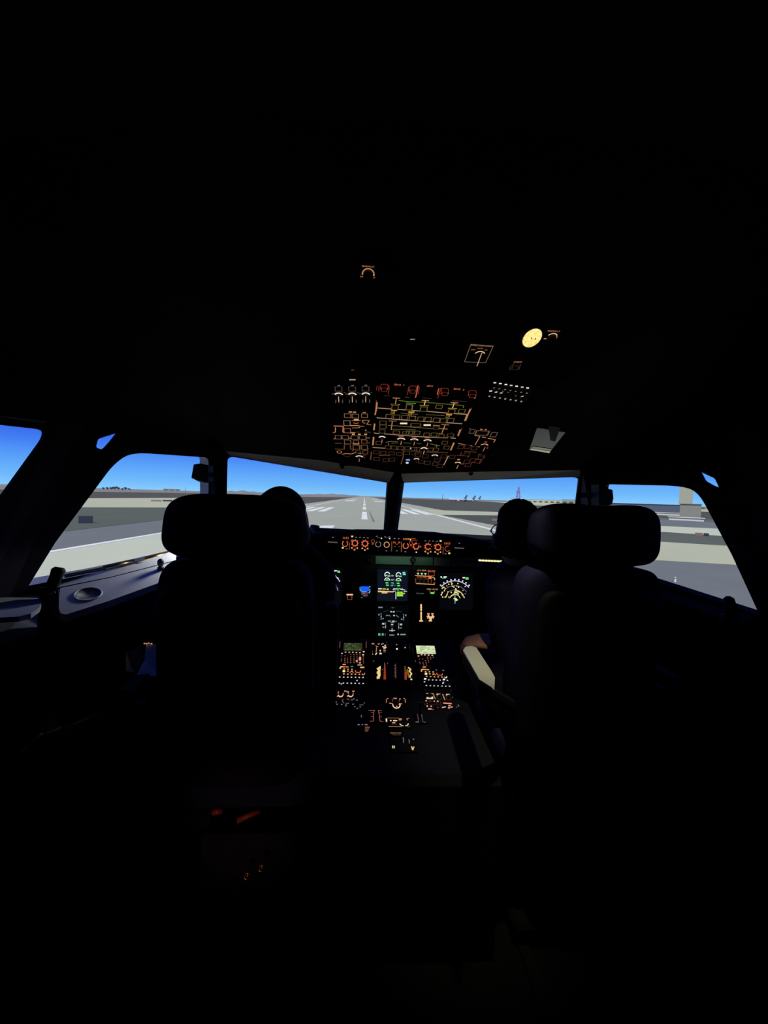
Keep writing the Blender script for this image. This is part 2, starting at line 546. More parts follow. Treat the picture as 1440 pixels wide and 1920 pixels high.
# far hills behind the left windshield
def hill(name, px0, px1, far, h):
    w, M = outdoor_box(px0, px1, 0, h, 300, far)
    b = MB().m(pm('far_hill_ground', (150, 152, 146), .95, scale=.004, var=.1, spec=0))
    N = 24
    ring = []
    for j, (yy, k) in enumerate(((0, 0), (120, .9), (260, 1), (500, 0))):
        for i in range(N + 1):
            t = i / N
            z = k * h * min(1, 4 * t, 4 * (1 - t)) * (.72 + .28 * math.sin(9 * t + .6) * math.sin(23 * t))
            ring.append(((t - .5) * w, yy, z))
    fs = [(j * (N + 1) + i, j * (N + 1) + i + 1, (j + 1) * (N + 1) + i + 1, (j + 1) * (N + 1) + i) for j in range(3) for i in range(N)]
    b.add(ring, fs)
    o = b.build(name, smooth=True, kind='structure')
    o.matrix_world = M
hill('hills_left', 395, 520, 1700, 15)
hill('hills_ahead', 560, 690, 2600, 16)
hill('hills_far_left', -250, 190, 1900, 14)
# lattice mast
P = atD(972, 930, 620)
P.z = GZ
mast = thing('lattice_mast', P, 'tall red lattice mast on the skyline above the right pilot', 'mast')
hM = 27.0
REDL = pm('faded_red_lattice_paint', (176, 130, 196), .8, scale=2, var=.15, spec=0)
b = MB().m(REDL)
for sx, sy in ((-1, -1), (1, -1), (1, 1), (-1, 1)):
    MB().m(REDL).tube([(sx * 3.4, sy * 3.4, 0), (sx * .6, sy * .6, hM)], .3, 6).build('leg', mast)
br = MB().m(REDL)
for k in range(9):
    z0, z1 = hM * k / 9, hM * (k + 1) / 9
    r0_, r1_ = 3.4 - 2.8 * k / 9, 3.4 - 2.8 * (k + 1) / 9
    cs = ((-1, -1), (1, -1), (1, 1), (-1, 1))
    for i in range(4):
        a, c = cs[i], cs[(i + 1) % 4]
        br.tube([(a[0] * r0_, a[1] * r0_, z0), (c[0] * r1_, c[1] * r1_, z1)], .18, 4)
        br.tube([(a[0] * r1_, a[1] * r1_, z1), (c[0] * r1_, c[1] * r1_, z1)], .18, 4)
br.build('bracing', mast)
for zz, ww in ((.72, 6), (.45, 6.6)):
    MB().m(REDL).box((0, 0, hM * zz), (ww, ww, .6)).build('platform', mast)
MB().m(REDL).tube([(0, 0, hM), (0, 0, hM + 4)], .2, 6).build('antenna', mast)
# thin poles on the skyline
for (x, far, hh, nm, lab) in ((830, 1000, 15, 'slim_mast', 'thin dark mast on the skyline just right of the centre post'), (348, 1300, 16, 'antenna_pole', 'thin antenna pole on the skyline beyond the left side window')):
    P = atD(x, 930, far)
    P.z = GZ
    t = thing(nm, P, lab, 'mast')
    MB().m(SIGNB).tube([(0, 0, 0), (0, 0, hh)], [.7, .35], 6).build('pole', t)
    MB().m(SIGNB).box((0, 0, hh * .85), (2.4, .4, .4)).build('crossarm', t)
# parked airliners, far off on the right
FUS = pm('parked_airliner_paint', (196, 200, 206), .5, scale=1, var=.04)
TAILM = pm('dark_tail_paint', (84, 100, 130), .6, scale=1, var=.1)
def airliner(px, yb, face, label):
    P = atZ(px, yb, GZ)
    t = thing('parked_airliner', P, label, 'aircraft', 'airliners parked on the far apron')
    t.rotation_euler.z = face
    MB().m(FUS).tube([(-18, 0, 3.6), (-16.5, 0, 3.5), (-14, 0, 3.4), (10, 0, 3.4), (17, 0, 4.4), (19, 0, 5)], [.3, 1.3, 1.95, 1.95, .9, .3], 12).build('fuselage', t, smooth=True)
    for sy in (-1, 1):
        MB().m(FUS).prism([(-4, sy * 1.5, 2.6), (2, sy * 1.5, 2.6), (7, sy * 17, 3.6), (5.2, sy * 17, 3.6)], (0, 0, .3)).build('wing', t)
        MB().m(FUS).tube([(-4.5, sy * 5.6, 1.7), (0, sy * 5.6, 1.7)], [1.1, .8], 10).build('engine', t, smooth=True)
        MB().m(FUS).prism([(14, sy * .8, 4.6), (17, sy * .8, 4.6), (19, sy * 6, 5.1), (17.6, sy * 6, 5.1)], (0, 0, .2)).build('tailplane', t)
    MB().m(TAILM).prism([(12.2, -.15, 5.2), (17.6, -.15, 5.2), (20, -.15, 12), (17.4, -.15, 12)], (0, .3, 0)).build('tail_fin', t)
    for x_, y_, r_ in ((-12, 0, .35), (1.5, 2.8, .45), (1.5, -2.8, .45)):
        MB().m(TAILM).tube([(x_, y_, 0), (x_, y_, 2)], r_, 6).build('landing_gear', t)
for px_, fc, lb in ((858, R(20), 'parked airliner nearest the slim mast on the far apron'), (872, R(-25), 'middle one of the three parked airliners on the far apron'), (886, R(15), 'parked airliner nearest the terminal on the far apron')):
    airliner(px_, 940.6, fc, lb)
# trees on the left skyline
def tree(px, yb, hh, seed, label):
    rd = random.Random(seed)
    P = atD(px, 930, yb)
    P.z = GZ
    t = thing('skyline_tree', P, label, 'tree', 'trees on the left skyline')
    MB().m(TRUNK).tube([(0, 0, 0), (.3, 0, hh * .5), (.1, .2, hh * .75)], [.5, .35, .2], 6).build('trunk', t)
    b = MB().m(TREEM)
    for k in range(7):
        c = (rd.uniform(-.34, .34) * hh, rd.uniform(-.3, .3) * hh, hh * rd.uniform(.45, .8))
        s_ = hh * rd.uniform(.16, .27)
        b.blob(c, (s_, s_, s_ * .8), (1, 1), n=(9, 6), fn=lambda q: q * rd.uniform(.8, 1.2))
    b.build('crown', t)
tl = ['leftmost of the skyline trees beyond the left side window', 'second skyline tree from the left, low and round', 'third skyline tree from the left, a little taller', 'tallest of the left skyline trees', 'fifth skyline tree from the left', 'sixth skyline tree from the left, small', 'seventh skyline tree from the left, broad', 'rightmost of the skyline trees in the left side window']
for i, (px_, hh) in enumerate(((194, 6), (201, 6.5), (209, 8), (216, 8.6), (222, 7), (229, 6), (235, 8), (242, 6.5))):
    tree(px_, 1050 + 20 * (i % 3), hh * 1.2, i, tl[i])
# signs in the grass
def sign(name, px0, px1, yb, ht, mat, label):
    w, M = outdoor_box(px0, px1, yb, 1, .3)
    t = thing(name, None, label, 'sign', 'airfield signs beside the taxiways', M=M)
    MB().m(mat).bevbox((0, 0, ht * .58), (w, .25, ht * .84), .03).build('sign_face', t)
    for sx in (-1, 1):
        MB().m(SIGNB).tube([(sx * w * .36, 0, 0), (sx * w * .36, 0, ht * .3)], .06, 6).build('post', t)
sign('taxiway_sign', 147, 174, 984, 1.15, SIGNB, 'blank dark sign box on the grass outside left side window')
sign('taxiway_sign', 283, 303, 941, .75, SIGNO, 'pale brown sign on the taxiway beyond the left headrest')
sign('taxiway_sign', 305, 323, 941, .75, SIGNB, 'dark sign beside the pale brown one near the left headrest')
sign('taxiway_sign', 1303, 1318, 1006, .6, SIGNO, 'brownish sign on the pale strip outside right side window')
sign('taxiway_sign', 1319, 1329, 1007, .6, SIGNB, 'dark sign next to the brownish one outside right side window')
sign('taxiway_sign', 922, 934, 978, .6, SIGNO, 'small orange sign on the grass left of the right pilot')
P = atZ(1265, 1096, GZ)
t = thing('edge_marker', P, 'short white edge marker post on asphalt outside right side window', 'marker')
MB().m(WHITEW).tube([(0, 0, .17), (0, 0, .46)], [.07, .05], 8).build('post', t)
MB().m(WALLG).tube([(0, 0, .38), (0, 0, .42)], .075, 8).build('band', t)

# ================================================================== cockpit shell
def facet(name, outer, holes, pl):
    """flat wall facet with window openings cut through it"""
    u = (Vector(outer[1]) - Vector(outer[0])).normalized()
    bm = bmesh.new()
    edges = []
    for loop in [outer] + holes:
        vs = [bm.verts.new(p) for p in loop]
        edges += [bm.edges.new((vs[i], vs[(i + 1) % len(vs)])) for i in range(len(vs))]
    bmesh.ops.triangle_fill(bm, use_beauty=True, use_dissolve=False, edges=edges, normal=pl.n)
    me = bpy.data.meshes.new(name)
    bm.to_mesh(me)
    bm.free()
    return me
def rounded(pts, rad, n=4):
    """polygon with its corners rounded off"""
    out = []
    N = len(pts)
    for i in range(N):
        p, a, c = Vector(pts[i]), Vector(pts[i - 1]), Vector(pts[(i + 1) % N])
        r_ = rad[i] if isinstance(rad, (list, tuple)) else rad
        if r_ <= 0:
            out.append(p)
            continue
        da, dc = (a - p), (c - p)
        A, Cc = p + da.normalized() * min(r_, da.length * .45), p + dc.normalized() * min(r_, dc.length * .45)
        for k in range(n + 1):
            t = k / n
            out.append(A * (1 - t) ** 2 + p * 2 * t * (1 - t) + Cc * t * t)
    return out
PWL = Plane((0, 2.33, 1.156), (0, 1.92, 1.465), (-.735, 1.6, 1.49))
PWR = Plane((0, 2.33, 1.156), (0, 1.92, 1.465), (.735, 1.6, 1.49))
PSL = Plane((-.82, 1.56, 1.28), (-1.094, 1.12, 1.087), (-.953, 1.25, 1.44))
PSR = Plane((.845, 1.56, 1.28), (1.106, 1.18, 1.0), (.957, 1.25, 1.44))
PRL = Plane((-1.12, 1.06, 1.087), (-.985, 1.16, 1.44), (-1.22, .4, 1.1))
PRR = Plane((1.13, 1.06, 1.087), (.985, 1.16, 1.44), (1.22, .4, 1.1))
def p3(pl, l):
    return [pl.at(*p) for p in l]
# window outlines as they stand in the walls
hWL = rounded(p3(PWL, [(427, 855), (728, 905.5), (721, 1003), (424, 990)]), [.03, .012, .02, .03])
hWR = rounded(p3(PWR, [(757, 905), (1086, 894.5), (1070, 1020), (744, 1003)]), [.012, .03, .03, .02])
hSL = rounded(p3(PSL, [(54, 1098), (104, 1017), (212, 872), (245, 848), (391, 858), (391, 1033)]), [.0, 0, .03, .06, .02, .02])
hSR = rounded(p3(PSR, [(1424, 1153), (1372, 1040), (1309, 922), (1276, 911), (1133, 908), (1133, 1058)]), [.0, 0, .05, .06, .02, .02])
hTL = rounded(p3(PSL, [(180, 839), (184, 823), (222, 811), (208, 829), (194, 844)]), .006, 3)
hTR = rounded(p3(PSR, [(1312, 884), (1340, 897), (1349, 916), (1338, 912), (1322, 903)]), .006, 3)
hRL = rounded(p3(PRL, [(-60, 790), (83, 806), (83, 822), (-2, 940), (-110, 1085), (-170, 1085)]), [.05, .03, .02, 0, .03, .03])
hRR = [Vector((-p.x, p.y, p.z)) for p in hRL]
def sp(pl, y, z):
    return Vector((pl.x(y, z), y, z))
def wp(pl, x, z):
    return Vector((x, pl.y(x, z), z))
zt, zb = 1.53, .98
def post_pts(pw, ps, top_px, bot_px):
    return
# outer boundaries of the facets
A_wl_t, A_wl_b = PWL.at(422, 838), PWL.at(421, 1010)
A_wr_t, A_wr_b = PWR.at(1092, 878), PWR.at(1080, 1040)
A_sl_t, A_sl_b = PSL.at(396, 838), PSL.at(396, 1062)
A_sr_t, A_sr_b = PSR.at(1128, 886), PSR.at(1128, 1100)
cT, cB = Vector((0, PWL.y(0, 1.475), 1.475)), Vector((0, PWL.y(0, 1.03), 1.03))
B_sl_t, B_sl_b = PSL.at(160, 796), PSL.at(5, 1150)
B_sr_t, B_sr_b = PSR.at(1385, 868), PSR.at(1490, 1215)
D_rl_t, D_rl_b = Vector((PRL.x(.1, 1.5), .1, 1.5)), Vector((PRL.x(.1, .98), .1, .98))
D_rr_t, D_rr_b = Vector((-D_rl_t.x, .1, 1.5)), Vector((-D_rl_b.x, .1, .98))
R_l_t, R_l_b = PRL.at(110, 790), PRL.at(-60, 1150)
R_r_t, R_r_b = Vector((-R_l_t.x, R_l_t.y, R_l_t.z)), Vector((-R_l_b.x, R_l_b.y, R_l_b.z))

def join_meshes(name, meshes, extra, mat, kind='structure'):
    bm = bmesh.new()
    for me in meshes:
        bm.from_mesh(me)
        bpy.data.meshes.remove(me)
    for poly in extra:
        vs = [bm.verts.new(p) for p in poly]
        bm.faces.new(vs)
    me = bpy.data.meshes.new(name)
    bm.to_mesh(me)
    bm.free()
    me.materials.append(mat)
    return link(name, me, kind=kind)
fl = lambda p: Vector((p.x, p.y, 0))
BK = -.9
cWL, cWR = Vector((-1.24, BK, 1.5)), Vector((1.24, BK, 1.5))
cWLb, cWRb = Vector((-1.27, BK, .98)), Vector((1.27, BK, .98))
fm1 = facet('f', [cB, cT, A_wl_t, A_wl_b], [hWL], PWL)
fm2 = facet('f', [cB, cT, A_wr_t, A_wr_b], [hWR], PWR)
join_meshes('wall_front', [fm1, fm2], [[cB, A_wl_b, fl(A_wl_b), fl(cB)], [cB, A_wr_b, fl(A_wr_b), fl(cB)]], SHELL)
fm1 = facet('f', [A_sl_b, A_sl_t, B_sl_t, B_sl_b], [hSL, hTL], PSL)
fm2 = facet('f', [R_l_b, R_l_t, D_rl_t, D_rl_b], [hRL], PRL)
join_meshes('wall_left', [fm1, fm2], [[A_wl_t, A_sl_t, A_sl_b, A_wl_b], [B_sl_t, R_l_t, R_l_b, B_sl_b], [D_rl_t, cWL, cWLb, D_rl_b],
            [A_wl_b, A_sl_b, fl(A_sl_b), fl(A_wl_b)], [A_sl_b, B_sl_b, fl(B_sl_b), fl(A_sl_b)], [B_sl_b, R_l_b, fl(R_l_b), fl(B_sl_b)],
            [R_l_b, D_rl_b, fl(D_rl_b), fl(R_l_b)], [D_rl_b, cWLb, fl(cWLb), fl(D_rl_b)]], SHELL)
fm1 = facet('f', [A_sr_b, A_sr_t, B_sr_t, B_sr_b], [hSR, hTR], PSR)
fm2 = facet('f', [R_r_b, R_r_t, D_rr_t, D_rr_b], [hRR], PRR)
join_meshes('wall_right', [fm1, fm2], [[A_wr_t, A_sr_t, A_sr_b, A_wr_b], [B_sr_t, R_r_t, R_r_b, B_sr_b], [D_rr_t, cWR, cWRb, D_rr_b],
            [A_wr_b, A_sr_b, fl(A_sr_b), fl(A_wr_b)], [A_sr_b, B_sr_b, fl(B_sr_b), fl(A_sr_b)], [B_sr_b, R_r_b, fl(R_r_b), fl(B_sr_b)],
            [R_r_b, D_rr_b, fl(D_rr_b), fl(R_r_b)], [D_rr_b, cWRb, fl(cWRb), fl(D_rr_b)]], SHELL)
MB().m(SHELL).poly([(-1.27, BK, 0), (1.27, BK, 0), (1.27, BK, 1.98), (-1.27, BK, 1.98)]).build('wall_back', kind='structure')
b = MB().m(FLOORM)
fp = [fl(cWLb), fl(D_rl_b), fl(R_l_b), fl(B_sl_b), fl(A_sl_b), fl(A_wl_b), fl(cB), fl(A_wr_b), fl(A_sr_b), fl(B_sr_b), fl(R_r_b), fl(D_rr_b), fl(cWRb)]
b.prism(fp, (0, 0, -.05)).build('floor', kind='structure')
# header trim over the windshields (pale underside) and the ceiling behind it
tl_front = p3(PWL, [(729, 905), (585, 880.5), (431, 854)])
tl_back = [atY(739, 886, 1.56), atY(600, 863, 1.56), atY(423, 846, 1.55)]
tr_front = p3(PWR, [(756, 904.5), (930, 899), (1087, 894)])
tr_back = [atY(752, 888, 1.56), atY(925, 884, 1.56), atY(1088, 881.5, 1.55)]
for nm, fr_, bk_ in (('trim_1', tl_front, tl_back), ('trim_2', tr_front, tr_back)):
    b = MB().m(HEAD)
    up = Vector((0, 0, .012))
    for i in range(2):
        b.poly([fr_[i], fr_[i + 1], bk_[i + 1], bk_[i]])
        b.poly([fr_[i] + up, fr_[i + 1] + up, bk_[i + 1] + up, bk_[i] + up])
        b.poly([fr_[i], fr_[i + 1], fr_[i + 1] + up, fr_[i] + up])
    b.build(nm, kind='structure')
cl = MB().m(CEIL)
lipz = Vector((0, 0, .005))
E = [A_sl_t + Vector((0, 0, .0)), A_wl_t, tl_back[2], tl_back[1], tl_back[0], tr_back[0], tr_back[1], tr_back[2], A_wr_t, A_sr_t]
cen = [Vector((x, y, z)) for x, y, z in ((-.95, 1.15, 1.60), (-.7, 1.2, 1.64), (-.62, 1.2, 1.66), (-.35, 1.18, 1.665), (-.04, 1.18, 1.67), (.04, 1.18, 1.67), (.35, 1.18, 1.665), (.62, 1.2, 1.66), (.7, 1.2, 1.64), (.95, 1.15, 1.60))]
aft = [Vector((x, .62, z)) for x, z in ((-1.0, 1.74), (-.75, 1.85), (-.65, 1.88), (-.35, 1.93), (-.04, 1.94), (.04, 1.94), (.35, 1.93), (.65, 1.88), (.75, 1.85), (1.0, 1.74))]
bk = [Vector((x, BK, z)) for x, z in ((-1.05, 1.78), (-.75, 1.9), (-.65, 1.93), (-.35, 1.97), (-.04, 1.98), (.04, 1.98), (.35, 1.97), (.65, 1.93), (.75, 1.9), (1.05, 1.78))]
for r0_, r1_ in ((E, cen), (cen, aft), (aft, bk)):
    for i in range(9):
        cl.poly([r0_[i], r0_[i + 1], r1_[i + 1], r1_[i]])
for sgn, At, Bt, Rt_, Dt, cW in ((-1, A_sl_t, B_sl_t, R_l_t, D_rl_t, cWL), (1, A_sr_t, B_sr_t, R_r_t, D_rr_t, cWR)):
    i = 0 if sgn < 0 else 9
    cl.poly([At, Bt, cen[i]])
    cl.poly([Bt, Rt_, cen[i]])
    cl.poly([Rt_, Dt, aft[i], cen[i]])
    cl.poly([Dt, cW, bk[i], aft[i]])
# closing strip between the header trims and the windshield walls
cl.poly([A_wl_t, tl_back[2], tl_back[1], tl_back[0], cT])
cl.poly([A_wr_t, tr_back[2], tr_back[1], tr_back[0], cT])
cl.poly([tl_back[0], tr_back[0], cT])
cl.build('ceiling', kind='structure')
# window panes, each with its frame (the reveal through the thick wall)
GL = glass_mat()
def window(i, loop, pl, depth, mat, out=None):
    nrm = -pl.n
    off = [p + nrm * depth for p in loop]
    o = MB().m(GL).poly(off).build('window_%d' % i, kind='structure')
    f = MB().m(mat)
    N = len(loop)
    c = sum(loop, Vector()) / N
    f.add(list(loop) + off, [(k, (k + 1) % N, N + (k + 1) % N, N + k) for k in range(N)])
    # outer flange around the pane
    big = [p + (p - c).normalized() * .02 for p in off]
    f.add(off + big, [(k, (k + 1) % N, N + (k + 1) % N, N + k) for k in range(N)])
    f.build('frame', o)
    return o
FRAMED = pm('dark_window_frame', (26, 26, 30), .7, scale=60, spec=.1)
FRAMEP = pm('pale_window_frame', (190, 192, 205), .6, scale=60, var=.06)
window(1, hWL, PWL, .03, FRAMED)
window(2, hWR, PWR, .03, FRAMED)
window(3, hSL, PSL, .05, FRAMEP)
window(4, hSR, PSR, .03, FRAMED)
window(5, hRL, PRL, .008, FRAMED)
window(6, hRR, PRR, .008, FRAMED)
window(7, hTL, PSL, .01, FRAMED)
window(8, hTR, PSR, .01, FRAMED)
# the rear left window's pale upper edge rail
b = MB().m(pm('dim_trim_rail', (120, 112, 104), .6, scale=40))
b.tube([PRL.at(-70, 770) + PRL.n * .01, PRL.at(0, 777) + PRL.n * .012, PRL.at(78, 788) + PRL.n * .01], .004, 6)
b.build('trim_3', kind='structure')
# centre post between the windshields
b = MB().m(pm('post_lining', (50, 52, 64), .75, scale=60, spec=.12))
for k in range(1):
    t0, b0 = PWL.at(747, 884), PWL.at(729, 1010)
    ax = (b0 - t0).normalized()
    side = Vector((1, 0, 0))
    nn = side.cross(ax).normalized()
    if nn.dot(CAM - t0) < 0:
        nn.negate()
    wt, wb = .034, .034
    prof = [(-1, 0), (-.8, .022), (-.3, .032), (.3, .032), (.8, .022), (1, 0)]
    vs = []
    for p, w_ in ((t0, wt), (b0, wb)):
        for a, h in prof:
            q = p + side * a * w_ + nn * h
            q.x += 0
            vs.append(Vector((a * w_, q.y, q.z)))
    n_ = len(prof)
    b.add(vs, [(i, i + 1, n_ + i + 1, n_ + i) for i in range(n_ - 1)] + [tuple(range(n_)), tuple(range(n_, 2 * n_))])
b.build('trim_4', smooth=False, kind='structure')

# ================================================================== glareshield and main instrument panel
b = MB().m(HOOD)
gx = [(-.93, 1.60, 1.105), (-.72, 1.78, 1.125), (-.5, 1.90, 1.150), (-.36, 1.945, 1.166), (-.2, 1.962, 1.178), (0, 1.968, 1.180), (.2, 1.962, 1.174), (.36, 1.945, 1.158), (.5, 1.90, 1.136), (.72, 1.78, 1.110), (.93, 1.60, 1.09)]
rows = []
for x, y, z in gx:
    sc = 1 - .12 * abs(x)
    zb_ = 1.05
    yb = min(y + .36, 2.31 - .42 * abs(x))
    rows.append([(x, y + .012, zb_), (x, y, zb_ + .01), (x * 1.0, y - .004, z - .022), (x, y + .004, z - .006), (x, y + .022, z), (x * sc, yb, z - .035), (x * sc, yb, zb_ - .02), (x, y + .16, zb_ - .01)])
nr = len(rows[0])
b.add([p for r_ in rows for p in r_], [(i * nr + j, i * nr + (j + 1) % nr, (i + 1) * nr + (j + 1) % nr, (i + 1) * nr + j) for i in range(len(rows) - 1) for j in range(nr)] + [tuple(range(nr)), tuple(range((len(rows) - 1) * nr, len(rows) * nr))])
gs = thing('glareshield', (0, 1.96, 1.05), 'black curved glareshield hood below the two windshields', 'glareshield')
shift(b, (0, 1.96, 1.05)).build('hood', gs, smooth=False)
GF = Face((0, 1.940, 1.1), (1, 0, 0), (0, .12, 1))
GF.root = thing('autopilot_panel', None, 'long backlit autopilot panel of orange ringed knobs on glareshield face', 'control panel', M=GF.M)
a_, c_ = GF.at(634, 1003), GF.at(850, 1042)
MB().m(PANEL).bevbox(((a_.x + c_.x) / 2, (a_.y + c_.y) / 2 - .002, -.009), (c_.x - a_.x, a_.y - c_.y + .006, .018), .003).build('face_plate', GF.root)
z6 = lambda x, y: (620 + x / 10.286, 990 + y / 10.286)
z7 = lambda x, y: (740 + x / 10.286, 990 + y / 10.286)
for (q, r_, col, a0, a1, w, rays) in (
    (z6(278, 305), 5.0, ORG, 120, 420, 1.2, 0), (z6(467, 292), 5.0, ORG, 0, 360, 1.7, 9), (z6(663, 300), 5.0, ORG, 0, 360, 1.7, 9),
    (z6(815, 255), 3.0, ORD, 0, 360, .9, 0), (z6(917, 315), 5.0, WHD, 110, 430, 1.0, 0), (z6(1080, 322), 5.0, AB, 0, 360, 1.2, 0),
    (z6(1276, 283), 3.0, ORD, 150, 390, .9, 0), (z7(213, 343), 5.0, ORG, 120, 420, 1.5, 0), (z7(315, 290), 3.0, ORD, 0, 360, .9, 0),
    (z7(412, 352), 5.0, ORG, 70, 380, 1.8, 7), (z7(640, 360), 5.0, ORG, 30, 330, 1.6, 9), (z7(835, 370), 5.0, ORG, 0, 360, 1.7, 9), (z7(1020, 400), 5.0, ORD, 70, 330, 1.1, 0)):
    GF.arc(col, *q, r_, a0, a1, w, 18)
    for k in range(rays):
        a = R(40 + 360 * k / rays)
        GF.line(col, [(q[0] + 6.3 * math.cos(a), q[1] - 6.3 * math.sin(a)), (q[0] + 7.6 * math.cos(a), q[1] - 7.6 * math.sin(a))], 1.0)
    c = GF.at(*q)
    kk = GF.k(*q)
    MB().m(BLACK).lathe([(r_ * kk * .78, 0), (r_ * kk * .78, .010), (r_ * kk * .62, .015), (0, .015)], Matrix.Translation((c.x, c.y, 0)), 14).build('rotary_knob', GF.root)
for q0, q1 in ((z6(362, 280), z6(358, 415)), (z6(1180, 260), z6(1174, 450)), (z6(1370, 275), z6(1363, 462)), (z7(935, 370), z7(932, 508)), (z7(130, 275), z7(128, 462))):
    GF.line(DM, [q0, q1], 1.3)
for q in (z6(415, 162), z6(233, 382), z7(886, 250), z7(1053, 487)):
    GF.fill(YGR, *q, 3.6, 2.8)
for q in (z6(490, 180), z6(568, 183), z6(642, 186), z6(715, 190), z6(310, 402), z7(593, 247), z7(670, 250), z7(740, 252), z7(815, 256), z7(980, 496), z6(1075, 440), z7(40, 440), z7(208, 458), z6(1232, 202), z6(1312, 205), z6(890, 160), z6(1050, 172), z6(1132, 172)):
    GF.fill(DOTD, *q, 3.4, 1.4)
for q in (z6(980, 198), z6(1140, 204), z7(416, 467), z7(303, 228)):
    GF.dot(WHT, *q, 1.25)
GF.line(DM, [z6(905, 185), z6(965, 195)], .8)
GF.line(DM, [z6(1060, 185), z6(1125, 195)], .8)
for q in (z6(460, 405), z6(660, 413), z7(640, 475), z7(830, 483)):
    for dx, dy in ((-5, -2), (5.2, -1.6), (0, 1.4)):
        GF.dot(AB, q[0] + dx, q[1] + dy, 1.5)
    GF.arc(ORD, q[0], q[1] - 1.6, 2.6, 200, 340, .8, 8)
GF.text(ORG, *z6(288, 195), '1013', 4.4)
GF.text(glow((250, 150, 40)), *z7(235, 216), '00000', 4.2)
GF.line(ORD, [z7(320, 200), z7(405, 208)], 1.0)
GF.line(DM, [z7(320, 232), z7(440, 240)], .8)
GF.text(ORG, *z7(1012, 300), '1013', 4.4)
for q in (z6(410, 240), z6(1222, 278), z6(1325, 278), z7(495, 360), z7(770, 335), z6(810, 305), z7(312, 335)):
    GF.fill(ORD, *q, 3.2, 3.0)
for q in (z6(235, 255), z6(325, 255), z6(1232, 355), z6(1318, 360), z7(5, 355), z7(82, 360)):
    GF.fill(DM, *q, 2.6, 1.2)
GF.flush('lit_legend')
# two unlit-looking warning captions either side of the autopilot panel
GW = Face((0, 1.934, 1.1), (1, 0, 0), (0, .12, 1))
def caption_panel(x, y, label):
    f = Face(GW.O + GW.u * GW.at(x, y).x + GW.v * GW.at(x, y).y, GW.u, GW.v)
    f.root = thing('warning_caption_panel', None, label, 'control panel', M=f.M)
    MB().m(PANEL).bevbox((0, 0, -.006), (.07, .062, .012), .003).build('face_plate', f.root)
    f.fill(DOTD, x, y - 4.5, 5.6, 1.6)
    f.line(glow((96, 86, 84)), [(x - 9, y + 4.2), (x + 9, y + 5.2)], 1.8)
    f.flush('lit_legend')
    for dx in (-.014, .014):
        MB().m(KEYM).bevbox((dx, .014, .002), (.02, .016, .004), .001).build('push_button', f.root)
caption_panel(624, 1012, 'small warning caption panel between left pilot and autopilot panel')
caption_panel(861, 1023, 'small warning caption panel between autopilot panel and right pilot')

# main panel: one wide board, tilted a little
MF = Face((0, 2.12, .86), (1, 0, 0), (0, math.sin(.14), math.cos(.14)))
mp = thing('instrument_panel', None, 'black main instrument panel under the glareshield', 'instrument panel', M=MF.M)
MB().m(PANEL).bevbox((0, -.05, -.02), (1.28, .47, .03), .006).build('board', mp)
GREENP = pm('green_reflection_paint', (70, 120, 96), .5, scale=60, var=.3)  # green reflection under the hood, put into the strip colour
GREYP = pm('dark_grey_strip_paint', (74, 78, 74), .6, scale=40, var=.2)
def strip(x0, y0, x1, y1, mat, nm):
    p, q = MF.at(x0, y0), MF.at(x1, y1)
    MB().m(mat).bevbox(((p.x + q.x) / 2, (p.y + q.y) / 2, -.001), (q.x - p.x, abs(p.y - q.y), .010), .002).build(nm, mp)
strip(704, 1042, 772, 1059.5, GREENP, 'recess_strip')
strip(776, 1044, 812, 1061, pm('deep_green_reflection_paint', (40, 84, 50), .5, scale=60, var=.3), 'recess_strip')  # darker part of the same reflection, painted in
strip(814, 1045, 846, 1062, GREYP, 'recess_strip')
strip(849, 1047, 905, 1064, GREYP, 'recess_strip')
for x in (693, 774):
    p = MF.at(x, 1050)
    MB().m(BLACK).lathe([(.016, -.004), (.016, .012), (.012, .016), (0, .016)], Matrix.Translation((p.x, p.y, 0)), 14).build('rotary_knob', mp)
# flood light tube under the hood, showing beside the right pilot
p0, p1 = atY(897, 1050.5, 2.02), atY(948, 1053, 2.02)
fl_ = thing('flood_light', (p0 + p1) / 2, 'short warm flood light strip under the hood beside right pilot', 'lamp')
d_ = p1 - p0
b = MB().m(glow((255, 236, 170), 1.3))
for i in range(9):
    q = p0 + d_ * ((i + .5) / 9) - fl_.location
    b.bevbox(q, (d_.length / 9 * .82, .012, .008), .002)
b.build('lamp_lens', fl_)
MB().m(BLACK).box((0, .010, .004), (d_.length + .01, .008, .02)).build('housing', fl_)
# added unseen area light behind the hood lip, brightens the painted green strip
fd = bpy.data.lights.new('hood_fill', 'AREA')
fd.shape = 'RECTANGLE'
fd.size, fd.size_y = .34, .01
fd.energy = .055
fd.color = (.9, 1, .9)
fo = bpy.data.objects.new('hood_fill', fd)
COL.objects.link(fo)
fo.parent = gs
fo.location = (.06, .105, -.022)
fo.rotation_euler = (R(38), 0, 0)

def display(name, label, x0, y0, x1, y1, bgc, bez=.011, group=None, off=.006):
    p, q = MF.at(x0, y0), MF.at(x1, y1)
    c = (p + q) / 2
    w, h = q.x - p.x, p.y - q.y
    O = MF.O + MF.u * c.x + MF.v * c.y + MF.n * off
    f = Face(O, MF.u, MF.v)
    f.root = thing(name, None, label, 'display', group, M=f.M)
    b = MB().m(BLACK)
    for sx in (-1, 1):
        b.bevbox((sx * (w / 2 + bez / 2), 0, .001), (bez, h + 2 * bez, .012), .002)
        b.bevbox((0, sx * (h / 2 + bez / 2), .001), (w + .001, bez, .012), .002)
    b.build('bezel', f.root)
    MB().m(bgc).bevbox((0, 0, -.004), (w, h, .008), .001).build('screen', f.root)
    return f
